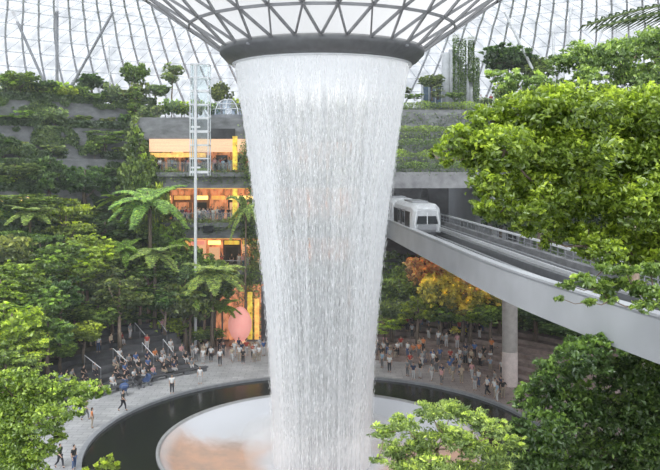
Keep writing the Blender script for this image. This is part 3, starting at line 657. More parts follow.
for q, Y0 in enumerate((81.0, 93.2)):
    o, s, T = frame(Y0); pz = o+s*1.9; ang = math.atan2(-T.x, T.y)
    o2, s2, _ = frame(Y0+11.9); q2 = o2+s2*1.9; ang = math.atan2(-(q2.x-pz.x), (q2.y-pz.y))
    train_car((pz.x, pz.y, 12.97), ang, ['white leading train car with dark windscreen emerging beside the waterfall', 'white second train car coupled behind the leading one'][q])

# roof struts and slim columns
SB = [((57, -30), (57, 92), 98, .32), ((12, 10), (50, 95), 98, .28), ((113, 12), (76, 78), 98, .28), ((109, 45), (110, 85), 100, .14),
      ((505, 12), (532, 68), 96, .30), ((553, 30), (555, 100), 96, .26), ((572, 0), (561, 100), 98, .22), ((610, 8), (588, 70), 98, .26), ((618, 15), (617, 45), 90, .2)]
for q, (a, b, Y, r) in enumerate(SB):
    A, B = P(a[0], a[1], Y), P(b[0], b[1], Y); B = B+(B-A)*.12
    dx = (B-A).normalized(); o = tag(MB().tube([A, B], r/2*1.2, 10).build('roof_strut', M['steel'] if q in (0, 1, 2) else M['white']), '%s %s roof strut from the west, rising from the upper garden to the glass roof' % (ordw(q), 'grey' if q < 3 else 'white'), 'strut', 'steel roof struts')
    MB().tube([B-dx*.5, B+dx*.1], r*.9, 10).build('foot_collar', M['steel'], o)

# planted towers beyond the far wall
t = thing('planted_tower', (P(462, 95, 112).x, 112, 28.2), 'white fluted tower wrapped by tall planted green columns above the tunnel', 'tower')
for k, (px, w_, zt) in enumerate([(446, .9, 8.8), (452, .7, 9.3), (458, 1.0, 7.6), (466, 1.0, 6.5), (473, .9, 5.2)]):
    MB().tube([((px-462)/F*112, 0, 0), ((px-462)/F*112, 0, zt)], w_/1.4, 14).build('white_shaft', M['paleshaft'], t, True)
MB().box((-1.3, .9, 4.2), (2.6, .5, 8.4)).build('white_wall', M['paleshaft'], t)
for k, (px, z0, zt) in enumerate([(455, 1.5, 11.3), (462, 1.2, 10.8), (470, 4.5, 11), (475, 1.5, 8.0)]):
    x = (px-462)/F*112; a = rng.uniform(0, 2*PI, 1500); z = rng.uniform(z0, zt, 1500); r = .42*np.clip((z-z0)/1.5+.5, .4, 1)*rng.uniform(.8, 1.15, 1500)
    link('planted_column', leaf_mesh('planted_column', np.stack([x+r*np.cos(a), -.9+r*np.sin(a), z], 1), .28, tone=rng.uniform(.2, .8, 1500)), t, (.16, .25, .10))
t = thing('glass_pavilion', (P(431, 95, 110).x, 110, 28.2), 'small dark blue glazed pavilion beside the white planted tower', 'pavilion')
MB().box((0, 0, 2.4), (2.6, 2.4, 4.8)).build('glazing', mat('blue_glass', (.10, .16, .24), .15, var=.4), t); MB().box((0, 0, 4.95), (3.1, 2.9, .3)).build('flat_roof', M['white'], t)
for x in (-1.3, -.45, .45, 1.3): MB().box((x, -1.22, 2.4), (.1, .1, 4.8)).build('mullion', M['white'], t)
#PART2
# ------------------------------------------------------------------ tree patterns
def make_tree(name, H, blobs, n, leaf, bark='bark', trunk_r=.18, branches=5, shell=.4, ratio=.5, lean=.3):
    r = bpy.data.objects.new(name, None); COL.objects.link(r)
    pts, tone = blob_points(blobs, n, shell)
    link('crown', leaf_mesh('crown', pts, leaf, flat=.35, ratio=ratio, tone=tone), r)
    mb = MB(); top = H*.62; p = [(0, 0, 0), (lean*.3, .05, top*.35), (lean*.1, -.08, top*.7), (0, 0, H*.85)]
    mb.tube(p, [trunk_r*1.35, trunk_r, trunk_r*.8, trunk_r*.3], 8)
    tr = mb.build('trunk', M[bark], r, True); bb = MB()
    for i in range(branches):
        b = blobs[i % len(blobs)]; z0 = H*random.uniform(.4, .7); c = Vector(b[0]); q = Vector((0, 0, z0)).lerp(c, .5)+Vector((0, 0, -.2))
        bb.tube([(0, 0, z0), q, c], [trunk_r*.5, trunk_r*.35, trunk_r*.12], 5)
    bb.build('branch', M[bark], tr, True); return r
def rb_(n, cz, R, r, squash=.75, zs=1.0):
    out = []; n = int(n*1.9); r *= .68; squash = min(1, squash*1.15); R *= 1.08
    for i in range(n):
        a = random.uniform(0, 2*PI); q = math.sqrt(random.random())*R; z = cz+random.uniform(-1, 1)*zs*(1-q/(R+.01)*.5)
        k = r*random.uniform(.75, 1.25); out.append(((q*math.cos(a), q*math.sin(a), z), (k, k, k*squash)))
    return out
def tree_fern(name, H, nf=14, Lf=3.0):
    r = bpy.data.objects.new(name, None); COL.objects.link(r)
    MB().tube([(0, 0, 0), (.1, 0, H*.5), (0, 0, H)], [.2, .14, .12], 8).build('trunk', M['bark'], r, True)
    for i in range(nf):
        a = 2*PI*i/nf+random.uniform(-.15, .15); up = random.uniform(.35, .95) if i % 2 else random.uniform(.1, .5); ln = Lf*random.uniform(.85, 1.1); pts = []; nr = []; sz = []; mid = []
        for k in range(34):
            t = (k+1)/34; d = ln*t; z = H+up*d-.36*d*d/ln*1.5*(1.2-up*.4)
            x = d*math.cos(a)*.92; y = d*math.sin(a)*.92; mid.append((x, y, z))
            w = .62*math.sin(PI*min(1, t*.9+.08))**.8*ln/3
            for s_ in (-1, 1):
                for q in (.15, .38, .6, .82): pts.append((x-math.sin(a)*s_*w*q, y+math.cos(a)*s_*w*q, z-.18*w*q)); nr.append((0, 0, 1)); sz.append(.42*ln/3)
        fr = link('frond', leaf_mesh('frond', pts, np.array(sz), nr, flat=.85, ratio=.42, tone=rng.uniform(.45, .85, len(pts))), r)
        MB().tube([(0, 0, H)]+mid[::5], .025, 4).build('midrib', M['bark'], fr)
    return r
PR = {}
PR['round'] = (make_tree('round_tree', 6, rb_(16, 4.2, 1.7, 1.0, .8, 1.1), 4600, .36), 6, 5.2)
PR['round2'] = (make_tree('round_tree', 6, rb_(13, 4.0, 1.6, .95, .7, 1.4), 4200, .40), 6, 5.0)
PR['tall'] = (make_tree('tall_tree', 12, rb_(18, 9.2, 2.0, 1.15, .7, 2.4), 5200, .38, 'palebark', .16, 7), 12, 6.2)
PR['tall2'] = (make_tree('tall_tree', 12, rb_(16, 8.6, 1.7, 1.1, .85, 2.9), 5200, .36, 'palebark', .15, 7), 12, 5.4)
PR['layer'] = (make_tree('layered_tree', 8, [((random.uniform(-2, 2), random.uniform(-2, 2), z), (1.7, 1.7, .38)) for z in (4.4, 5.0, 5.6, 6.1, 6.6, 7.0, 7.4, 5.3, 6.0, 6.8)], 3600, .30, 'bark', .14, 8, .5), 8, 6.6)
PR['column'] = (make_tree('column_tree', 6, [((random.uniform(-.25, .25), random.uniform(-.25, .25), z), (.75-.06*z, .75-.06*z, .7)) for z in (1.2, 2.0, 2.8, 3.6, 4.4, 5.2)], 2200, .26, 'bark', .1, 3), 6, 1.7)
PR['shrub'] = (make_tree('shrub', 2, rb_(8, 1.1, .8, .6, .8, .4), 1300, .26, 'bark', .05, 4), 2, 2.6)
PR['fern'] = (tree_fern('tree_fern', 6.5), 7.4, 5.6)
PR['fern2'] = (tree_fern('tree_fern', 6.5, 11, 2.6), 7.4, 5.0)
KIND = {'round': 'round_tree', 'round2': 'round_tree', 'tall': 'tall_tree', 'tall2': 'tall_tree', 'layer': 'layered_tree', 'column': 'column_tree', 'shrub': 'shrub', 'fern': 'tree_fern', 'fern2': 'tree_fern'}
CATG = {'round_tree': 'tree', 'tall_tree': 'tree', 'layered_tree': 'tree', 'column_tree': 'tree', 'shrub': 'shrub', 'tree_fern': 'tree fern'}
TINTS = {'bright': (.36, .48, .09), 'mid green': (.22, .33, .09), 'dark green': (.12, .21, .075), 'pale green': (.29, .39, .20), 'orange tinged': (1.05, .70, .36), 'golden': (.90, .80, .22), 'olive': (.22, .28, .11)}
def vtint(c): f = random.uniform(.85, 1.15); return (c[0]*f*random.uniform(.92, 1.08), c[1]*f, c[2]*f)
placed = []
def plant(kind, X, Y, z, H, W, tint, where):
    if 'shrub' not in kind and 'fern' not in kind and 'column' not in kind: W *= 1.3
    o, h0, w0 = PR[kind]
    r = copy_tree(o, (X, Y, z-.03), (W/w0, W/w0, H/h0), random.uniform(0, 6.28), {'crown': vtint(TINTS[tint]), 'frond': tuple(q*1.35+.03 for q in vtint(TINTS[tint]))})
    r.name = KIND[kind]; placed.append((r, kind, tint, where)); return r
def plant_px(kind, px, ytop, Y, wpx, tint, where, zbase=None):
    p = P(px, ytop, Y); z = ground_z(p.x, p.y) if zbase is None else zbase
    return plant(kind, p.x, Y, z, max(1.2, p.z-z), wpx/F*Y, tint, where)
# forest valley west of the waterfall, tree by tree: (kind, column, crown top row, depth, crown width, tint)
W_ = 'on the forest slope west of the waterfall'
for k in [
 ('tall', 18, 262, 72, 62, 'mid green'), ('tall2', 60, 268, 74, 40, 'dark green'), ('tall', 82, 244, 79, 62, 'bright'), ('tall2', 120, 268, 78, 50, 'olive'),
 ('tall', 148, 262, 84, 56, 'mid green'), ('tall2', 178, 250, 86, 54, 'pale green'), ('round', 28, 190, 84, 60, 'mid green'), ('layer', 66, 196, 84, 66, 'bright'), ('round2', 105, 215, 88, 56, 'dark green'),
 ('layer', 40, 228, 80, 50, 'mid green'), ('tall2', 128, 225, 90, 48, 'mid green'), ('round', 185, 275, 84, 50, 'olive'), ('round2', 215, 250, 88, 44, 'mid green'), ('tall', 205, 262, 86, 44, 'pale green'),
 ('round', 5, 228, 76, 50, 'olive'), ('tall', 40, 285, 70, 50, 'mid green'), ('tall2', 5, 290, 68, 56, 'bright'), ('round', 98, 300, 78, 50, 'mid green'), ('tall', 165, 290, 82, 40, 'dark green'), ('round2', 120, 330, 83, 40, 'mid green'), ('round', 205, 325, 85.5, 34, 'mid green'),
 ('column', 148, 135, 96, 22, 'bright'), ('round', 85, 160, 90, 50, 'dark green'), ('round2', 50, 150, 88, 46, 'dark green'), ('round', 15, 160, 86, 50, 'olive'), ('round', 120, 165, 94, 46, 'dark green'), ('layer', 105, 128, 96, 40, 'mid green'), ('column', 135, 85, 100, 22, 'mid green'), ('column', 142, 105, 99, 24, 'pale green'),
 ]: plant_px(*k, W_)
for k in [('fern', 150, 186, 86, 78, 'pale green'), ('fern2', 155, 243, 83, 64, 'pale green'), ('fern', 212, 262, 84, 66, 'pale green'), ('fern2', 246, 192, 89.5, 36, 'pale green'), ('fern', 125, 240, 83, 42, 'mid green'), ('fern2', 190, 290, 84, 48, 'pale green'),
          ('fern', 222, 300, 86.5, 36, 'mid green'), ('fern2', 175, 232, 88.5, 40, 'mid green'), ('fern2', 95, 270, 81, 40, 'pale green')]: plant_px(*k, W_)
plant_px('layer', 108, 318, 81, 22, 'bright', W_)
for k in [('round', 12, 300, 66, 60, 'bright'), ('round2', 48, 312, 69, 50, 'mid green'), ('round', 84, 318, 74, 36, 'bright'), ('layer', 28, 335, 65, 46, 'bright'), ('round2', 5, 345, 62, 50, 'mid green'), ('round', 60, 340, 71, 36, 'mid green'), ('round2', 112, 300, 80, 36, 'mid green'), ('tall', 88, 232, 80, 58, 'bright'),
          ('tall2', 20, 250, 74, 50, 'bright'), ('tall', 5, 262, 70, 50, 'bright'), ('round', 170, 310, 84.5, 34, 'bright'), ('round2', 150, 312, 84, 34, 'mid green'), ('fern2', 60, 250, 79, 50, 'pale green'), ('fern', 30, 205, 82, 50, 'pale green'), ('fern2', 118, 192, 91, 44, 'mid green'), ('fern', 10, 130, 90, 44, 'mid green')]: plant_px(*k, 'on the forest slope west of the waterfall')
for j in range(26):
    az = -74+j*1.7; p = pol(az, 30.3+random.uniform(0, 1.8))
    if az > -50: p = pol(az, 33.5)
    plant(random.choice(['shrub', 'shrub', 'round2']), p.x, p.y, ground_z(p.x, p.y), random.uniform(1.8, 3.6), random.uniform(2.4, 3.8), random.choice(['mid green', 'bright', 'dark green', 'mid green', 'olive']), 'on the bank above the west steps')
for k in [('column', 140, 122, 91, 30, 'mid green'), ('column', 134, 112, 92, 26, 'olive'), ('round', 139, 145, 91, 36, 'mid green'), ('column', 146, 150, 91, 26, 'bright'), ('column', 155, 120, 93, 22, 'mid green'), ('column', 142, 190, 90, 26, 'mid green'), ('round', 150, 172, 90.5, 34, 'bright'), ('round', 166, 215, 89.5, 36, 'mid green'), ('round2', 175, 236, 89, 44, 'mid green'), ('tall2', 195, 240, 88.5, 40, 'mid green'), ('tall', 60, 238, 77, 56, 'mid green'), ('tall2', 98, 255, 80, 44, 'pale green'),
          ('tall', 140, 285, 83, 46, 'mid green'), ('tall2', 30, 285, 71, 50, 'dark green'), ('tall', 75, 300, 78, 40, 'mid green')]: plant_px(*k, 'on the forest slope west of the waterfall')
# terraces of planting: rows of shrubs
for i, (r, z) in enumerate(TL):
    for j in range(9):
        az = -66+j*4.5+random.uniform(-1.5, 1.5); p = pol(az, r+1.2); px = 330+F*p.x/p.y
        if az > -28 or px < -25 or px > 250: continue
        plant(random.choice(['shrub', 'shrub', 'round2', 'shrub']), p.x, p.y, z, random.uniform(1.6, 3.0), random.uniform(2.2, 4.2), random.choice(['mid green', 'dark green', 'olive', 'pale green', 'mid green', 'bright' if i < 4 else 'olive']), 'on the %s terrace west of the waterfall' % lvl[i])
# roof level garden
U_ = 'in the top garden under the glass roof'
for j in range(17):
    px = -8+j*9.2+random.uniform(-3, 3); plant_px('shrub', px, random.uniform(76, 92), 92+px*.07, random.uniform(20, 34), random.choice(['mid green', 'olive', 'dark green', 'bright', 'pale green']), U_, 28.55)
for j in range(4): plant_px('shrub', 158+j*13, random.uniform(94, 103), 93.5, random.uniform(16, 26), random.choice(['mid green', 'bright', 'pale green']), 'on the gallery roof', 26.4)
for k in [('round', 20, 68, 93, 34, 'mid green'), ('round2', 5, 72, 92, 30, 'bright'), ('round', 45, 78, 95, 26, 'dark green'), ('round2', 92, 70, 101, 30, 'dark green'), ('round', 135, 58, 103, 26, 'mid green'), ('tall2', 172, 58, 104, 22, 'pale green'),
          ('shrub', 112, 84, 100, 24, 'dark green'), ('round2', 155, 82, 103, 26, 'pale green'), ('shrub', 70, 82, 98, 22, 'pale green')]: plant_px(*k, U_, 28.55)
for k in [('shrub', 165, 98, 94, 20, 'mid green'), ('shrub', 182, 97, 94, 20, 'bright'), ('shrub', 198, 100, 95, 16, 'mid green'), ('shrub', 212, 98, 95, 18, 'pale green'), ('round2', 222, 78, 98, 22, 'olive'), ('shrub', 240, 92, 95, 18, 'bright')]: plant_px(*k, 'on the gallery roof', 26.4)
N_ = 'in the upper garden above the train tunnel'
for k in [('round', 508, 38, 98, 48, 'dark green'), ('round2', 540, 52, 97, 36, 'mid green'), ('shrub', 500, 78, 96, 20, 'bright'), ('round', 432, 72, 106, 24, 'olive'), ('column', 438, 84, 104, 16, 'pale green'), ('shrub', 415, 92, 106, 26, 'mid green'), ('round2', 400, 84, 107, 22, 'olive'),
          ('shrub', 455, 95, 104, 22, 'mid green'), ('shrub', 484, 96, 102, 20, 'pale green'), ('column', 500, 80, 99, 14, 'bright'), ('shrub', 520, 92, 98, 30, 'mid green')]: plant_px(*k, N_, 28.6 if k[1] > 470 else 29.6)
# beneath the guideway
E_ = 'behind the seating steps beneath the train track'
for k in [('round', 425, 250, 88, 40, 'orange tinged'), ('round2', 450, 262, 86, 44, 'golden'), ('round', 478, 268, 84, 50, 'orange tinged'), ('round2', 462, 275, 83, 44, 'golden'), ('round', 440, 268, 83.5, 40, 'golden'), ('round', 500, 278, 83, 40, 'golden'), ('round2', 500, 282, 85, 34, 'golden'), ('round', 400, 272, 88, 36, 'mid green'), ('round2', 418, 292, 84, 40, 'bright'), ('round2', 470, 298, 82.5, 40, 'bright'), ('round', 490, 300, 82, 36, 'mid green'),
          ('round', 392, 296, 85, 36, 'olive'), ('round2', 440, 300, 84, 38, 'mid green'), ('round', 465, 300, 84.5, 34, 'golden'), ('tall2', 480, 290, 84, 30, 'dark green'), ('round', 535, 300, 80, 50, 'dark green'), ('round2', 570, 320, 78, 54, 'dark green'), ('tall', 545, 300, 84, 44, 'dark green'),
          ('round', 610, 340, 76, 60, 'dark green'), ('layer', 385, 315, 84, 30, 'bright'), ('shrub', 460, 332, 84, 26, 'golden'), ('shrub', 490, 330, 84, 26, 'mid green'), ('round2', 515, 315, 84, 30, 'olive'), ('round', 408, 258, 92, 30, 'mid green')]: plant_px(*k, E_)
for k in [('round', 500, 190, 96, 50, 'dark green'), ('round2', 540, 180, 92, 60, 'mid green'), ('round', 590, 175, 88, 64, 'dark green'), ('round2', 640, 180, 84, 66, 'mid green'), ('round2', 530, 100, 94, 60, 'mid green'), ('round', 580, 100, 90, 60, 'dark green'), ('round', 640, 90, 86, 60, 'mid green')]:
    plant_px(*k, 'on the terraces behind the train track')
for k in ('round', 'round2', 'tall', 'tall2', 'layer', 'column', 'shrub', 'fern', 'fern2'): kill(PR[k][0])
cnt = {}
placed.sort(key=lambda q: q[0].location.x/q[0].location.y)
NICE = {'round_tree': 'bushy tree', 'tall_tree': 'tall slender tree', 'layered_tree': 'flat-layered tree', 'column_tree': 'narrow upright tree', 'shrub': 'leafy shrub', 'tree_fern': 'tree fern with arching fronds'}
tot = {}
for r, k, t, w in placed: tot[(KIND[k], t, w)] = tot.get((KIND[k], t, w), 0)+1
for r, k, t, w in placed:
    key = (KIND[k], t, w); i = cnt.get(key, 0); cnt[key] = i+1
    nm = NICE[KIND[k]]; w2 = w.replace('west of the waterfall', 'west of the falls').replace('on the forest slope west of the falls', 'on the forest slope').replace('behind the seating steps beneath the train track', 'planted beneath the train track').replace('in the upper garden above the train tunnel', 'above the train tunnel').replace('in the top garden under the glass roof', 'in the top garden')
    if KIND[k] == 'tree_fern': nm = 'arching tree fern'
    lab = '%s %s %s' % (t, nm, w2)
    if tot[key] > 1: lab = '%s %s %s, %s from the west' % (t, nm, w2, ordw(i))
    tag(r, lab, CATG[KIND[k]], ('%ss ' % KIND[k].replace('_', ' '))+w)

# ------------------------------------------------------------------ near trees
def near_tree(name, label, Y, blobs_px, n, leaf, col, base, trunk_r, bark='bark', shell=.5, flat=.35, ratio=.5, dy=1.6, skim=.8, cat='tree', trunk_top=None):
    bl = []
    for (px, py, rp, *rest) in blobs_px:
        yy = Y+random.uniform(-dy, dy); p = P(px, py, yy); r_ = rp/F*Y; bl.append((tuple(p), (r_, r_*1.2, r_*(rest[0] if rest else skim))))
    b = Vector(base); t = thing(name, tuple(b), label, cat)
    pts, tone = blob_points([(tuple(Vector(c)-b), r_) for c, r_ in bl], n, shell)
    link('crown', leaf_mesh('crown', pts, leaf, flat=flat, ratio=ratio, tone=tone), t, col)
    cen = sum((Vector(c) for c, _ in bl), Vector())/len(bl)-b; mb = MB()
    tt = Vector(trunk_top)-b if trunk_top else cen+Vector((0, 0, -.3)); mid = Vector((0, 0, 0)).lerp(tt, .55)+Vector((.3, 0, 0))
    tr = mb.tube([(0, 0, 0), mid*.6, mid, tt], [trunk_r*1.3, trunk_r, trunk_r*.85, trunk_r*.5], 12).build('trunk', M[bark], t, True)
    nodes = [tt]
    for c, r_ in sorted(bl, key=lambda q: (Vector(q[0])-b-tt).length):
        c = Vector(c)-b; s_ = min(nodes, key=lambda q: (q-c).length+.25*(q-tt).length); q = s_.lerp(c, .5)+Vector((0, 0, -.12)); nodes.append(c); d_ = (c-tt).length
        k_ = max(.12, .34-.05*d_); MB().tube([s_, q, c], [trunk_r*k_, trunk_r*k_*.8, trunk_r*k_*.5], 6).build('branch', M[bark], tr, True)
    return t
near_tree('canopy_tree', 'huge spreading tree with dense sunlit green canopy overhanging the train track', 26,
 [(462, 138, 17), (490, 122, 24), (520, 112, 26), (552, 108, 28), (585, 108, 30), (618, 112, 30), (650, 112, 32), (445, 150, 10), (478, 152, 22), (505, 150, 30), (540, 150, 34), (580, 150, 36), (620, 155, 36), (655, 155, 36),
  (492, 182, 22), (515, 190, 26), (545, 192, 30), (580, 195, 30), (615, 200, 32), (650, 205, 32), (484, 205, 13), (500, 213, 13), (530, 222, 18), (560, 228, 20), (590, 236, 20), (620, 240, 20), (650, 245, 20), (548, 240, 10), (585, 246, 14), (610, 252, 16), (635, 256, 16), (655, 262, 16), (445, 160, 9), (432, 152, 6), (530, 208, 16), (690, 130, 40), (700, 190, 40), (690, 230, 30)],
 56000, .20, (.26, .36, .06), (11.6+2.2, 26.5, 0), .38, trunk_top=(12.2, 26.5, 20))
near_tree('overhanging_branch_tree', 'thin leafy tree reaching its sprays in front of the pale track girder', 24,
 [(568, 285, 10, .5), (585, 280, 12, .5), (600, 288, 13, .45), (618, 282, 14, .5), (636, 288, 14, .5), (655, 292, 14, .5), (560, 298, 6, .5), (590, 302, 9, .5), (612, 300, 10, .5), (640, 306, 11, .5), (670, 300, 18, .5), (625, 270, 14, .45), (605, 268, 10, .45), (650, 268, 14, .5)],
 5200, .19, (.24, .35, .10), (12.3, 24, 0), .14, shell=.8, dy=.8, trunk_top=(11.2, 24, 16.2))
near_tree('upper_tree', 'light green open-crowned tree rising behind the huge canopy tree', 46,
 [(495, 76, 10), (515, 82, 14), (540, 84, 14), (560, 62, 14), (580, 55, 18), (600, 62, 18), (585, 80, 18), (615, 50, 18), (640, 48, 20), (660, 42, 22), (625, 72, 18), (650, 76, 22), (560, 88, 14), (610, 92, 16), (645, 98, 18), (530, 95, 12), (505, 92, 9), (690, 60, 30)],
 19000, .26, (.27, .39, .13), (18.5, 46, 0), .3, 'palebark', shell=.7, dy=2.5, trunk_top=(17.6, 46, 24.5))
near_tree('shade_tree', 'bright green tree with drooping sprays overhanging the promenade west edge', 38,
 [(15, 398, 22), (45, 392, 22), (70, 388, 16), (92, 390, 12), (105, 393, 7), (20, 425, 26), (50, 418, 18), (75, 408, 12), (10, 455, 26), (40, 450, 16), (58, 436, 10), (-15, 420, 30), (25, 470, 20), (2, 380, 14), (28, 378, 13), (-20, 460, 30)],
 21000, .20, (.27, .38, .09), (-17.6, 38, 0), .22, shell=.6, dy=1.6, trunk_top=(-15.8, 38, 8.5))
near_tree('feathery_tree', 'feathery light green tree in front of the basin beside the dark shrubs', 36,
 [(385, 432, 14, .55), (405, 425, 16, .55), (430, 412, 16, .55), (452, 410, 17, .55), (475, 418, 17, .55), (498, 430, 15, .55), (515, 442, 12, .55), (395, 450, 16, .6), (420, 442, 18, .6), (445, 436, 19, .6), (470, 444, 19, .6), (495, 455, 18, .6), (378, 460, 8, .5), (405, 468, 18, .6), (435, 466, 20, .6), (465, 470, 20, .6), (500, 475, 20), (440, 490, 30)],
 19000, .22, (.36, .47, .17), (5.2, 36, 0), .16, 'palebark', shell=.75, ratio=.34, dy=1.4, trunk_top=(5.0, 36, 7.6))
near_tree('dark_leaved_tree', 'dense dark glossy tree filling the corner beneath the train track', 40,
 [(530, 400, 20), (555, 375, 22), (585, 358, 24), (560, 352, 9), (600, 346, 9), (625, 350, 10), (540, 385, 10), (615, 372, 26), (645, 372, 28), (545, 430, 26), (575, 405, 30), (610, 410, 32), (645, 415, 32), (530, 455, 24), (560, 460, 28), (600, 455, 32), (640, 460, 30), (670, 400, 40), (518, 425, 12), (575, 345, 12), (600, 342, 12), (670, 450, 40)],
 26000, .30, (.115, .20, .06), (16.0, 43.5, 0), .2, shell=.55, dy=2.2, trunk_top=(15.2, 43.5, 8.5))
near_tree('sapling', 'small yellow green sapling at the black water edge', 40, [(108, 462, 8), (100, 466, 6), (116, 466, 6), (84, 470, 5)], 420, .26, (.42, .52, .10), (-11.6, 40.4, 0), .05, shell=.6, dy=.3, trunk_top=(-11.6, 40.2, 4.6))
# palm whose fronds hang into the top corner
t = thing('palm', (5.4, 8.6, 0), 'dark palm with narrow leaflets hanging into view at the top corner', 'palm tree')
MB().tube([(0, 0, 0), (.1, 0, 12), (-.2, 0, 22.75)], [.2, .16, .12], 12).build('trunk', M['bark'], t, True)
for q, (ax, az_, bend) in enumerate([(-2.5, .10, .20), (-2.2, .30, .30), (-1.6, .75, .25), (2.2, .5, .4), (1.5, .9, .4), (-.4, .9, .3)]):
    o = Vector((-.2, 0, 22.75)); mid = []; mb = MB(); d = Vector((ax, [-.3, .2, .9, .4, -1.2, -1.8][q], 0)).normalized()
    for k in range(15):
        s_ = k/14*2.3; mid.append(o+d*s_+Vector((0, 0, az_*s_*.7-bend*s_*s_*.42)))
    fr = MB().tube(mid, [.014]*14+[.005], 5).build('frond', M['leafstem'], t)
    sd = Vector((-d.y, d.x, 0))
    for k in range(1, 15):
        for j in (0, .5):
            for s_ in (-1, 1):
                a = mid[k-1].lerp(mid[k], j); ln = .70*math.sin(PI*(k+2)/18); tip = a+sd*s_*ln+d*ln*.45+Vector((0, 0, -.25*ln)); m_ = a.lerp(tip, .5)+Vector((0, 0, .04)); wv = d.cross(Vector((0, 0, 1))).normalized()*0+d*.02
                mb.add([a, m_+wv, tip, m_-wv], [(0, 1, 2, 3)])
    o_ = mb.build('leaflets', M['leaf'], fr); o_.color = (.10, .15, .05, 1)

# ------------------------------------------------------------------ people
def skin(verts, edges, radii, sub=1):
    me = bpy.data.meshes.new('tmp'); me.from_pydata([tuple(v) for v in verts], edges, []); o = bpy.data.objects.new('tmp', me); COL.objects.link(o)
    o.modifiers.new('Skin', 'SKIN'); sv = me.skin_vertices[0].data
    for i, r in enumerate(radii): sv[i].radius = (r, r) if not isinstance(r, tuple) else r; sv[i].use_root = (i == 0)
    if sub: m = o.modifiers.new('Sub', 'SUBSURF'); m.levels = sub; m.render_levels = sub
    dg = bpy.context.evaluated_depsgraph_get(); ev = o.evaluated_get(dg); em = ev.to_mesh(); vs = [v.co.copy() for v in em.vertices]; fs = [tuple(p.vertices) for p in em.polygons]
    ev.to_mesh_clear(); bpy.data.objects.remove(o); bpy.data.meshes.remove(me); return vs, fs
def pose(kind):
    j = dict(pel=(0, 0, .93), spi=(0, .01, 1.12), che=(0, .01, 1.32), nec=(0, 0, 1.46), hd=(0, -.01, 1.53))
    for s, n in ((-1, 'r'), (1, 'l')):
        j['hip'+n] = (s*.095, 0, .88); j['kne'+n] = (s*.105, -.02, .49); j['ank'+n] = (s*.11, .03, .09); j['toe'+n] = (s*.13, -.14, .04)
        j['sho'+n] = (s*.185, .01, 1.40); j['elb'+n] = (s*.235, .04, 1.12); j['wri'+n] = (s*.235, -.05, .88); j['pal'+n] = (s*.235, -.08, .80)
    if kind == 'walk':
        j['knel'] = (.10, -.16, .51); j['ankl'] = (.10, -.20, .10); j['toel'] = (.11, -.37, .07); j['kner'] = (-.10, .08, .50); j['ankr'] = (-.10, .36, .16); j['toer'] = (-.11, .24, .03)
        j['elbl'] = (.23, .16, 1.14); j['wril'] = (.22, .18, .90); j['pall'] = (.22, .17, .82); j['elbr'] = (-.23, -.08, 1.13); j['wrir'] = (-.21, -.27, .97); j['palr'] = (-.20, -.33, .92)
    if kind == 'photo':
        for s, n in ((-1, 'r'), (1, 'l')): j['elb'+n] = (s*.24, -.12, 1.18); j['wri'+n] = (s*.10, -.33, 1.42); j['pal'+n] = (s*.07, -.37, 1.50)
    if kind == 'hip':
        j['elbl'] = (.34, .10, 1.15); j['wril'] = (.18, -.02, .98); j['pall'] = (.13, -.06, .95); j['kner'] = (-.12, -.06, .49)
    if kind == 'sit':
        for k in list(j):
            x, y, z = j[k]; j[k] = (x, y, z-.46)
        for s, n in ((-1, 'r'), (1, 'l')):
            j['kne'+n] = (s*.12, -.42, .47); j['ank'+n] = (s*.12, -.42, .09); j['toe'+n] = (s*.13, -.58, .04)
            j['elb'+n] = (s*.25, -.06, .68); j['wri'+n] = (s*.15, -.28, .58); j['pal'+n] = (s*.12, -.34, .55)
        j['che'] = (0, -.04, .86); j['nec'] = (0, -.08, 1.0); j['hd'] = (0, -.10, 1.07); j['shor'] = (-.185, -.03, .94); j['shol'] = (.185, -.03, .94)
    return {k: Vector(v) for k, v in j.items()}
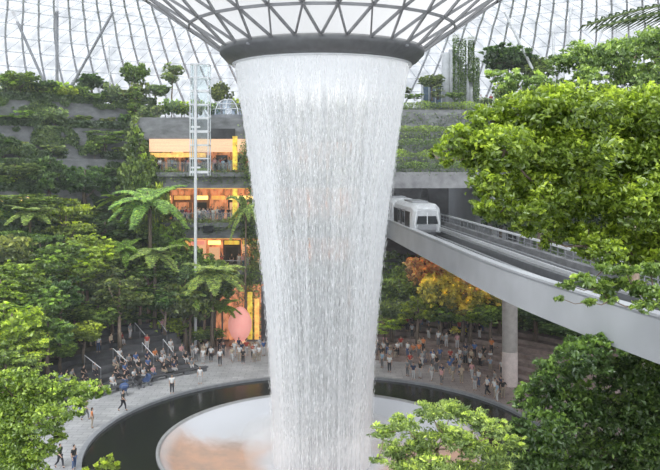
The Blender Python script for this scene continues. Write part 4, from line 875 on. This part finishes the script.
def make_person(kind, longhair=False):
    J = pose(kind); K = list(J); ix = {k: i for i, k in enumerate(K)}
    E = [('pel', 'spi'), ('spi', 'che'), ('che', 'nec'), ('nec', 'hd')]
    for n in 'rl': E += [('pel', 'hip'+n), ('hip'+n, 'kne'+n), ('kne'+n, 'ank'+n), ('ank'+n, 'toe'+n), ('che', 'sho'+n), ('sho'+n, 'elb'+n), ('elb'+n, 'wri'+n), ('wri'+n, 'pal'+n)]
    R = dict(pel=(.13, .10), spi=(.115, .09), che=(.14, .10), nec=.055, hd=.055)
    for n in 'rl': R.update({'hip'+n: .085, 'kne'+n: .058, 'ank'+n: .038, 'toe'+n: .035, 'sho'+n: .058, 'elb'+n: .042, 'wri'+n: .027, 'pal'+n: (.036, .02)})
    mb = MB(); vs, fs = skin([J[k] for k in K], [(ix[a], ix[b]) for a, b in E], [R[k] for k in K]); mb.add(vs, fs)
    for n in 'rl':                                  # five fingers rooted in each palm
        w_, p_ = J['wri'+n], J['pal'+n]; d = (p_-w_).normalized(); sd = d.cross(Vector((0, 1, .2))).normalized(); inn = 1 if n == 'r' else -1; cu = sd.cross(d).normalized()
        if cu.y > 0: cu = -cu
        for q, ln in zip((-1.5, -.5, .5, 1.5), (.062, .074, .070, .055)):
            a = p_+sd*q*.017+d*.02; b = a+d*ln*.55; c = b+d*ln*.4+cu*ln*.3; v2, f2 = skin([a, b, c], [(0, 1), (1, 2)], [.009, .008, .007], 0); mb.add(v2, f2)
        a = p_-d*.03+cu*.02; b = a+cu*.03+d*.02; c = b+d*.03; v2, f2 = skin([a, b, c], [(0, 1), (1, 2)], [.011, .009, .008], 0); mb.add(v2, f2)
    h = J['hd']+Vector((0, -.01, .085))
    mb.ball(h, (.075, .092, .115), 14, 12); mb.ball(h+Vector((0, -.095, -.012)), (.013, .02, .022), 6, 5)
    for s in (-1, 1): mb.ball(h+Vector((s*.076, .005, -.01)), (.012, .022, .032), 6, 5)
    b = mb.build('person', M['skin'], None, True)
    fm = MB()
    for s in (-1, 1): fm.ball(h+Vector((s*.028, -.085, .012)), (.012, .008, .008), 6, 5)
    fm.ball(h+Vector((0, -.086, -.05)), (.024, .009, .006), 8, 4)
    # clothes follow the body
    ck = ['pel', 'spi', 'che', 'nec', 'shol', 'elbl', 'shor', 'elbr']; cj = {k: J[k].copy() for k in ck}; cj['nec'] = J['che'].lerp(J['nec'], .62)
    for n in 'rl': cj['elb'+n] = J['sho'+n].lerp(J['elb'+n], .75)
    ce = [('pel', 'spi'), ('spi', 'che'), ('che', 'nec'), ('che', 'shol'), ('shol', 'elbl'), ('che', 'shor'), ('shor', 'elbr')]
    cr_ = dict(pel=(.165, .13), spi=(.15, .12), che=(.165, .125), nec=.075, shol=.08, elbl=.062, shor=.08, elbr=.062)
    v2, f2 = skin([cj[k] for k in ck], [(ck.index(a), ck.index(c)) for a, c in ce], [cr_[k] for k in ck]); MB().add(v2, f2).build('shirt', M['cloth'], b, True)
    tk = ['pel', 'hipl', 'knel', 'ankl', 'hipr', 'kner', 'ankr']; te = [('pel', 'hipl'), ('hipl', 'knel'), ('knel', 'ankl'), ('pel', 'hipr'), ('hipr', 'kner'), ('kner', 'ankr')]
    v2, f2 = skin([J[k]+(Vector((0, 0, .03)) if 'ank' in k else Vector()) for k in tk], [(tk.index(a), tk.index(c)) for a, c in te], [(.15, .12), .105, .078, .055, .105, .078, .055]); MB().add(v2, f2).build('trousers', M['cloth'], b, True)
    hm = MB().ball(h+Vector((0, .018, .028)), (.086, .092, .105), 14, 10)
    if longhair: hm.ball(h+Vector((0, .06, -.10)), (.075, .045, .15), 12, 9)
    hm.build('hair', M['hair'], b, True); fm.build('eyes_and_mouth', M['hair'], b)
    for n in 'rl': a, c = J['ank'+n], J['toe'+n]; v2, f2 = skin([a+Vector((0, .03, -.04)), a.lerp(c, .5)+Vector((0, 0, -.02)), c], [(0, 1), (1, 2)], [.045, .048, .04]); MB().add(v2, f2).build('shoe', M['hair'], b, True)
    return b
PP = {(k, l): make_person(k, l) for k in ('stand', 'walk', 'photo', 'hip', 'sit') for l in (False, True)}
SH = [('white', (.8, .8, .8)), ('grey', (.4, .4, .4)), ('black', (.03, .03, .03)), ('white', (.78, .78, .78)), ('white', (.78, .78, .78)), ('white', (.75, .76, .78)), ('black', (.02, .02, .025)), ('black', (.03, .03, .03)), ('grey', (.28, .29, .30)), ('blue', (.08, .16, .38)), ('navy', (.03, .05, .12)), ('red', (.5, .07, .05)), ('beige', (.55, .45, .33)), ('pale blue', (.35, .5, .65)), ('orange', (.75, .25, .08)), ('pink', (.75, .4, .4))]
TRS = [('dark', (.03, .03, .04)), ('dark', (.03, .03, .04)), ('blue', (.08, .13, .25)), ('beige', (.4, .34, .26)), ('grey', (.2, .2, .21)), ('white', (.6, .6, .6))]
POSN = {'stand': 'standing', 'walk': 'walking', 'photo': 'photographing', 'hip': 'posing', 'sit': 'seated'}
crowd = []
def person(x, y, z, kind, where, face=None, shirt=None, sc=1.0):
    lh = random.random() < .45; s = random.choice(SH) if shirt is None else [q for q in SH if q[0] == shirt][0]; t_ = random.choice(TRS)
    if face is None: face = math.atan2(CX-x, -(CY-y))+random.uniform(-.8, .8)   # roughly towards the waterfall
    o = copy_tree(PP[(kind, lh)], (x, y, z), (sc*random.uniform(.93, 1.05),)*3, face, {'shirt': s[1], 'trousers': t_[1]}); o.name = 'person'
    crowd.append((o, s[0], t_[0], kind, where)); return o
STD = ['stand', 'stand', 'walk', 'photo', 'hip', 'stand']
def people_px(lst, where, kinds=STD, face=None, z=0.0, sc=1.0):
    for px, py, *r in lst:
        Y = F*(CZ-z)/(py-HOR); X = (px-330)/F*Y; person(X, Y, z, r[0] if r else random.choice(kinds), where, face, r[1] if len(r) > 1 else None, sc)
# behind the pool
used = []
def scatter(x0, x1, y0, y1, n, gap=.62):
    out = []; k = 0
    while len(out) < n and k < 4000:
        k += 1; px = random.uniform(x0, x1); py = random.uniform(y0, y1); Y = F*CZ/(py-HOR); X = (px-330)/F*Y
        if math.hypot(X-CX, Y-CY) < 18.3 or Y > 89.5 or any(math.hypot(X-a, Y-b) < gap for a, b in used): continue
        used.append((X, Y)); out.append((px, py))
    return out
people_px([(196, 362, 'photo', 'white'), (203, 364, 'stand', 'white'), (211, 362, 'hip', 'white'), (220, 366, 'stand', 'white'), (232, 362, 'walk', 'beige'), (243, 364, 'stand', 'black'), (254, 362, 'photo', 'white'), (259, 361, 'stand', 'white')], 'before the pink lantern', face=0)
used += [((px-330)/F*(F*CZ/(py-HOR)), F*CZ/(py-HOR)) for px, py in [(196, 362), (203, 364), (211, 362), (220, 366), (232, 362), (243, 364), (254, 362), (259, 361)]]
people_px(scatter(190, 268, 352, 363, 17), 'by the orange entrance')
people_px(scatter(268, 378, 352, 368, 15), 'behind the falling water')
people_px([(172, 394, 'stand', 'white'), (200, 384, 'stand', 'white'), (123, 411, 'walk', 'black')], 'by the west pool edge')
people_px([(80, 412, 'stand', 'white'), (86, 420, 'walk', 'white'), (92, 428, 'stand', 'orange'), (78, 404, 'hip', 'white'), (60, 468, 'walk', 'black'), (74, 470, 'stand', 'black')], 'on the west promenade')
people_px(scatter(378, 505, 358, 400, 46, .7), 'on the brown plaza')
people_px([(497, 402, 'stand', 'pale blue'), (503, 398, 'hip', 'black'), (487, 396, 'walk', 'white')], 'beside the track pillar')
# seated on the steps
def sit_steps(a0, a1, tiers, r0, dr, dz, n, where, kinds=('sit',)):
    done = []; k = 0
    while len(done) < n and k < 3000:
        k += 1; i = random.choice(tiers); az = random.uniform(a0, a1)
        if any(q[0] == i and abs(q[1]-az) < 1.45 for q in done): continue
        done.append((i, az)); kd = random.choice(kinds); rr = r0+i*dr+(.30 if kd == 'sit' else .6); p = pol(az, rr)
        px = 330+F*p.x/p.y
        if kd == 'sit': person(p.x, p.y, (i+1)*dz-.47+.12-.0, 'sit', where, math.radians(-az)+random.uniform(-.3, .3))
        else: person(p.x, p.y, (i+1)*dz, kd, where)
sit_steps(-66, -34, [0, 1, 2], 23.4, 1.15, .45, 34, 'on the west steps')
sit_steps(-52, -34, [3, 4, 5], 23.4, 1.15, .45, 9, 'on upper west steps', ('sit', 'stand'))
sit_steps(9, 42, [0, 1, 2], 24.2, 1.2, .42, 32, 'on lower east steps', ('sit', 'sit', 'stand'))
sit_steps(9, 36, [3, 4, 5, 6], 24.2, 1.2, .42, 34, 'on upper east steps', ('sit', 'stand', 'hip'))
# galleries
for z, x0, x1, n, w_ in ((19.9, -21.6, -10.2, 38, 'on the top gallery'), (13.9, -19.4, -9.9, 32, 'on the middle gallery'), (8.2, -14.5, -9.6, 11, 'on the lower gallery')):
    got = []; k = 0
    while len(got) < n and k < 2000:
        k += 1; x = random.uniform(x0, x1); y = GY+random.uniform(.35, 3.0)
        if any(math.hypot(x-a, y-b) < .5 for a, b in got): continue
        got.append((x, y)); person(x, y, z, random.choice(STD), w_)
for px, Y in ((481, 104.5), (486, 104.9), (491, 104.5)):
    person((px-330)/F*Y, Y, 28.6, 'stand', 'above the train tunnel')
for o in PP.values(): kill(o)
crowd.sort(key=lambda q: q[0].location.x/q[0].location.y); cnt = {}
tot = {}
for o, s, t_, k, w_ in crowd: tot[(s, w_, t_, k)] = tot.get((s, w_, t_, k), 0)+1
for o, s, t_, k, w_ in crowd:
    i = cnt.get((s, w_, t_, k), 0); cnt[(s, w_, t_, k)] = i+1
    lab = 'person in %s top, %s trousers %s %s' % (s, t_, POSN[k], w_)
    if tot[(s, w_, t_, k)] > 1: lab += ', %s one' % ordw(i)
    tag(o, lab, 'person', 'people '+w_)

# ------------------------------------------------------------------ street furniture
for q, (az, i) in enumerate([(-57, 2), (-50, 2), (-43, 2), (-38, 2), (-41, 5), (-36, 5)]):
    a, b = pol(az, 23.4+i*1.15-.9, 0), pol(az, 23.4+i*1.15+1.4, 0); za, zb = max(0, (i)*.45), (i+2)*.45
    t = thing('step_handrail', (a.x, a.y, za), 'slanted white metal handrail on the west steps, %s from the pool gate' % ordw(q), 'handrail', 'handrails on the west steps')
    t['label'] = '%s slanted white handrail on the west steps, counted from the promenade' % ordw(q)
    d = b-a; MB().tube([(0, 0, .95), (d.x, d.y, zb-za+.95)], .03, 8).build('top_rail', M['white'], t)
    for f in (0, .5, 1): MB().tube([(d.x*f, d.y*f, (zb-za)*f-.05), (d.x*f, d.y*f, (zb-za)*f+.95)], .025, 6).build('post', M['steel'], t)
for q, az in enumerate((-56, -46, -37)):
    p = pol(az, 22.7); t = thing('bench', (p.x, p.y, 0), '%s long black stone bench along the west promenade' % ['nearest', 'middle', 'farthest'][q], 'bench', 'black benches', math.radians(-az))
    MB().box((0, 0, .42), (4.6, .55, .12)).build('seat', M['darkcon'], t, bevel=.02)
    for x in (-1.9, 0, 1.9): MB().box((x, 0, .18), (.5, .4, .36)).build('leg', M['darksteel'], t)
for q, (px, py, c) in enumerate([(124, 395, 'blue'), (138, 388, 'dark'), (146, 386, 'blue')]):
    Y = F*CZ/(py-HOR); t = thing('stroller', ((px-330)/F*Y, Y, 0), '%s baby stroller parked before the west steps' % ['blue hooded', 'dark hooded', 'smaller blue'][q], 'stroller', None, random.uniform(0, 6))
    m_ = M['blue'] if c == 'blue' else M['darkcon']
    MB().add([(-.22, -.3, .45), (.22, -.3, .45), (.22, .25, .4), (-.22, .25, .4), (-.22, -.35, .62), (.22, -.35, .62), (.22, .4, .95), (-.22, .4, .95)], [(0, 1, 2, 3), (0, 4, 5, 1), (2, 6, 7, 3), (0, 3, 7, 4), (1, 5, 6, 2)]).build('seat', m_, t)
    MB().lathe([(.0, .42), (.26, .36), (.40, .18), (.42, 0)], (0, .1, .75), 16, -90, 90).build('hood', m_, t, True)
    MB().tube([(-.25, .35, .5), (-.25, .62, 1.02), (.25, .62, 1.02), (.25, .35, .5)], .016, 6).build('handle', M['steel'], t)
    MB().tube([(-.25, -.42, .15), (-.25, .35, .55)], .016, 6).tube([(.25, -.42, .15), (.25, .35, .55)], .016, 6).tube([(-.25, .35, .15), (-.25, -.1, .5)], .016, 6).tube([(.25, .35, .15), (.25, -.1, .5)], .016, 6).tube([(-.25, -.42, .15), (.25, -.42, .15)], .016, 6).build('frame', M['steel'], t)
    for x in (-.27, .27):
        for y in (-.42, .38): MB().tube([(x-.02, y, .12), (x+.02, y, .12)], .12, 12).build('wheel', M['darksteel'], t)
# hanging lanterns at the west
for q, (px, py, Y) in enumerate([(4, 203, 83.2), (20, 201, 83.5), (27, 201, 83.7), (-2, 206, 83)]):
    p = P(px, py, Y); g = ground_z(p.x, p.y); t = thing('garden_lantern', (p.x, p.y, g-.02), '%s warm glowing lantern on a pole among the western trees' % ordw(q), 'lantern', 'garden lanterns')
    MB().tube([(0, 0, 0), (0, 0, p.z-g)], .05, 8).build('pole', M['darksteel'], t); MB().lathe([(0, 0), (.2, .05), (.27, .22), (.2, .4), (0, .45)], (0, 0, p.z-g-.02), 16).build('lamp_shade', M['lamp'], t, True)
    MB().lathe([(.3, 0), (0, .15)], (0, 0, p.z-g+.42), 16).build('cap', M['darksteel'], t)
# ------------------------------------------------------------------ humid air inside the dome
hz, nt, out = newmat('humid_air'); sc_ = nt.nodes.new('ShaderNodeVolumeScatter'); sc_.inputs['Color'].default_value = (.95, .98, 1, 1); sc_.inputs['Density'].default_value = .0009; sc_.inputs['Anisotropy'].default_value = .2
L(nt, sc_.outputs[0], out.inputs['Volume'])
o = tag(MB().box((0, 78, 14), (130, 92, 34)).build('haze', hz), 'thin humid haze filling the domed garden', 'haze', kind='stuff')
S.cycles.volume_bounces = 1
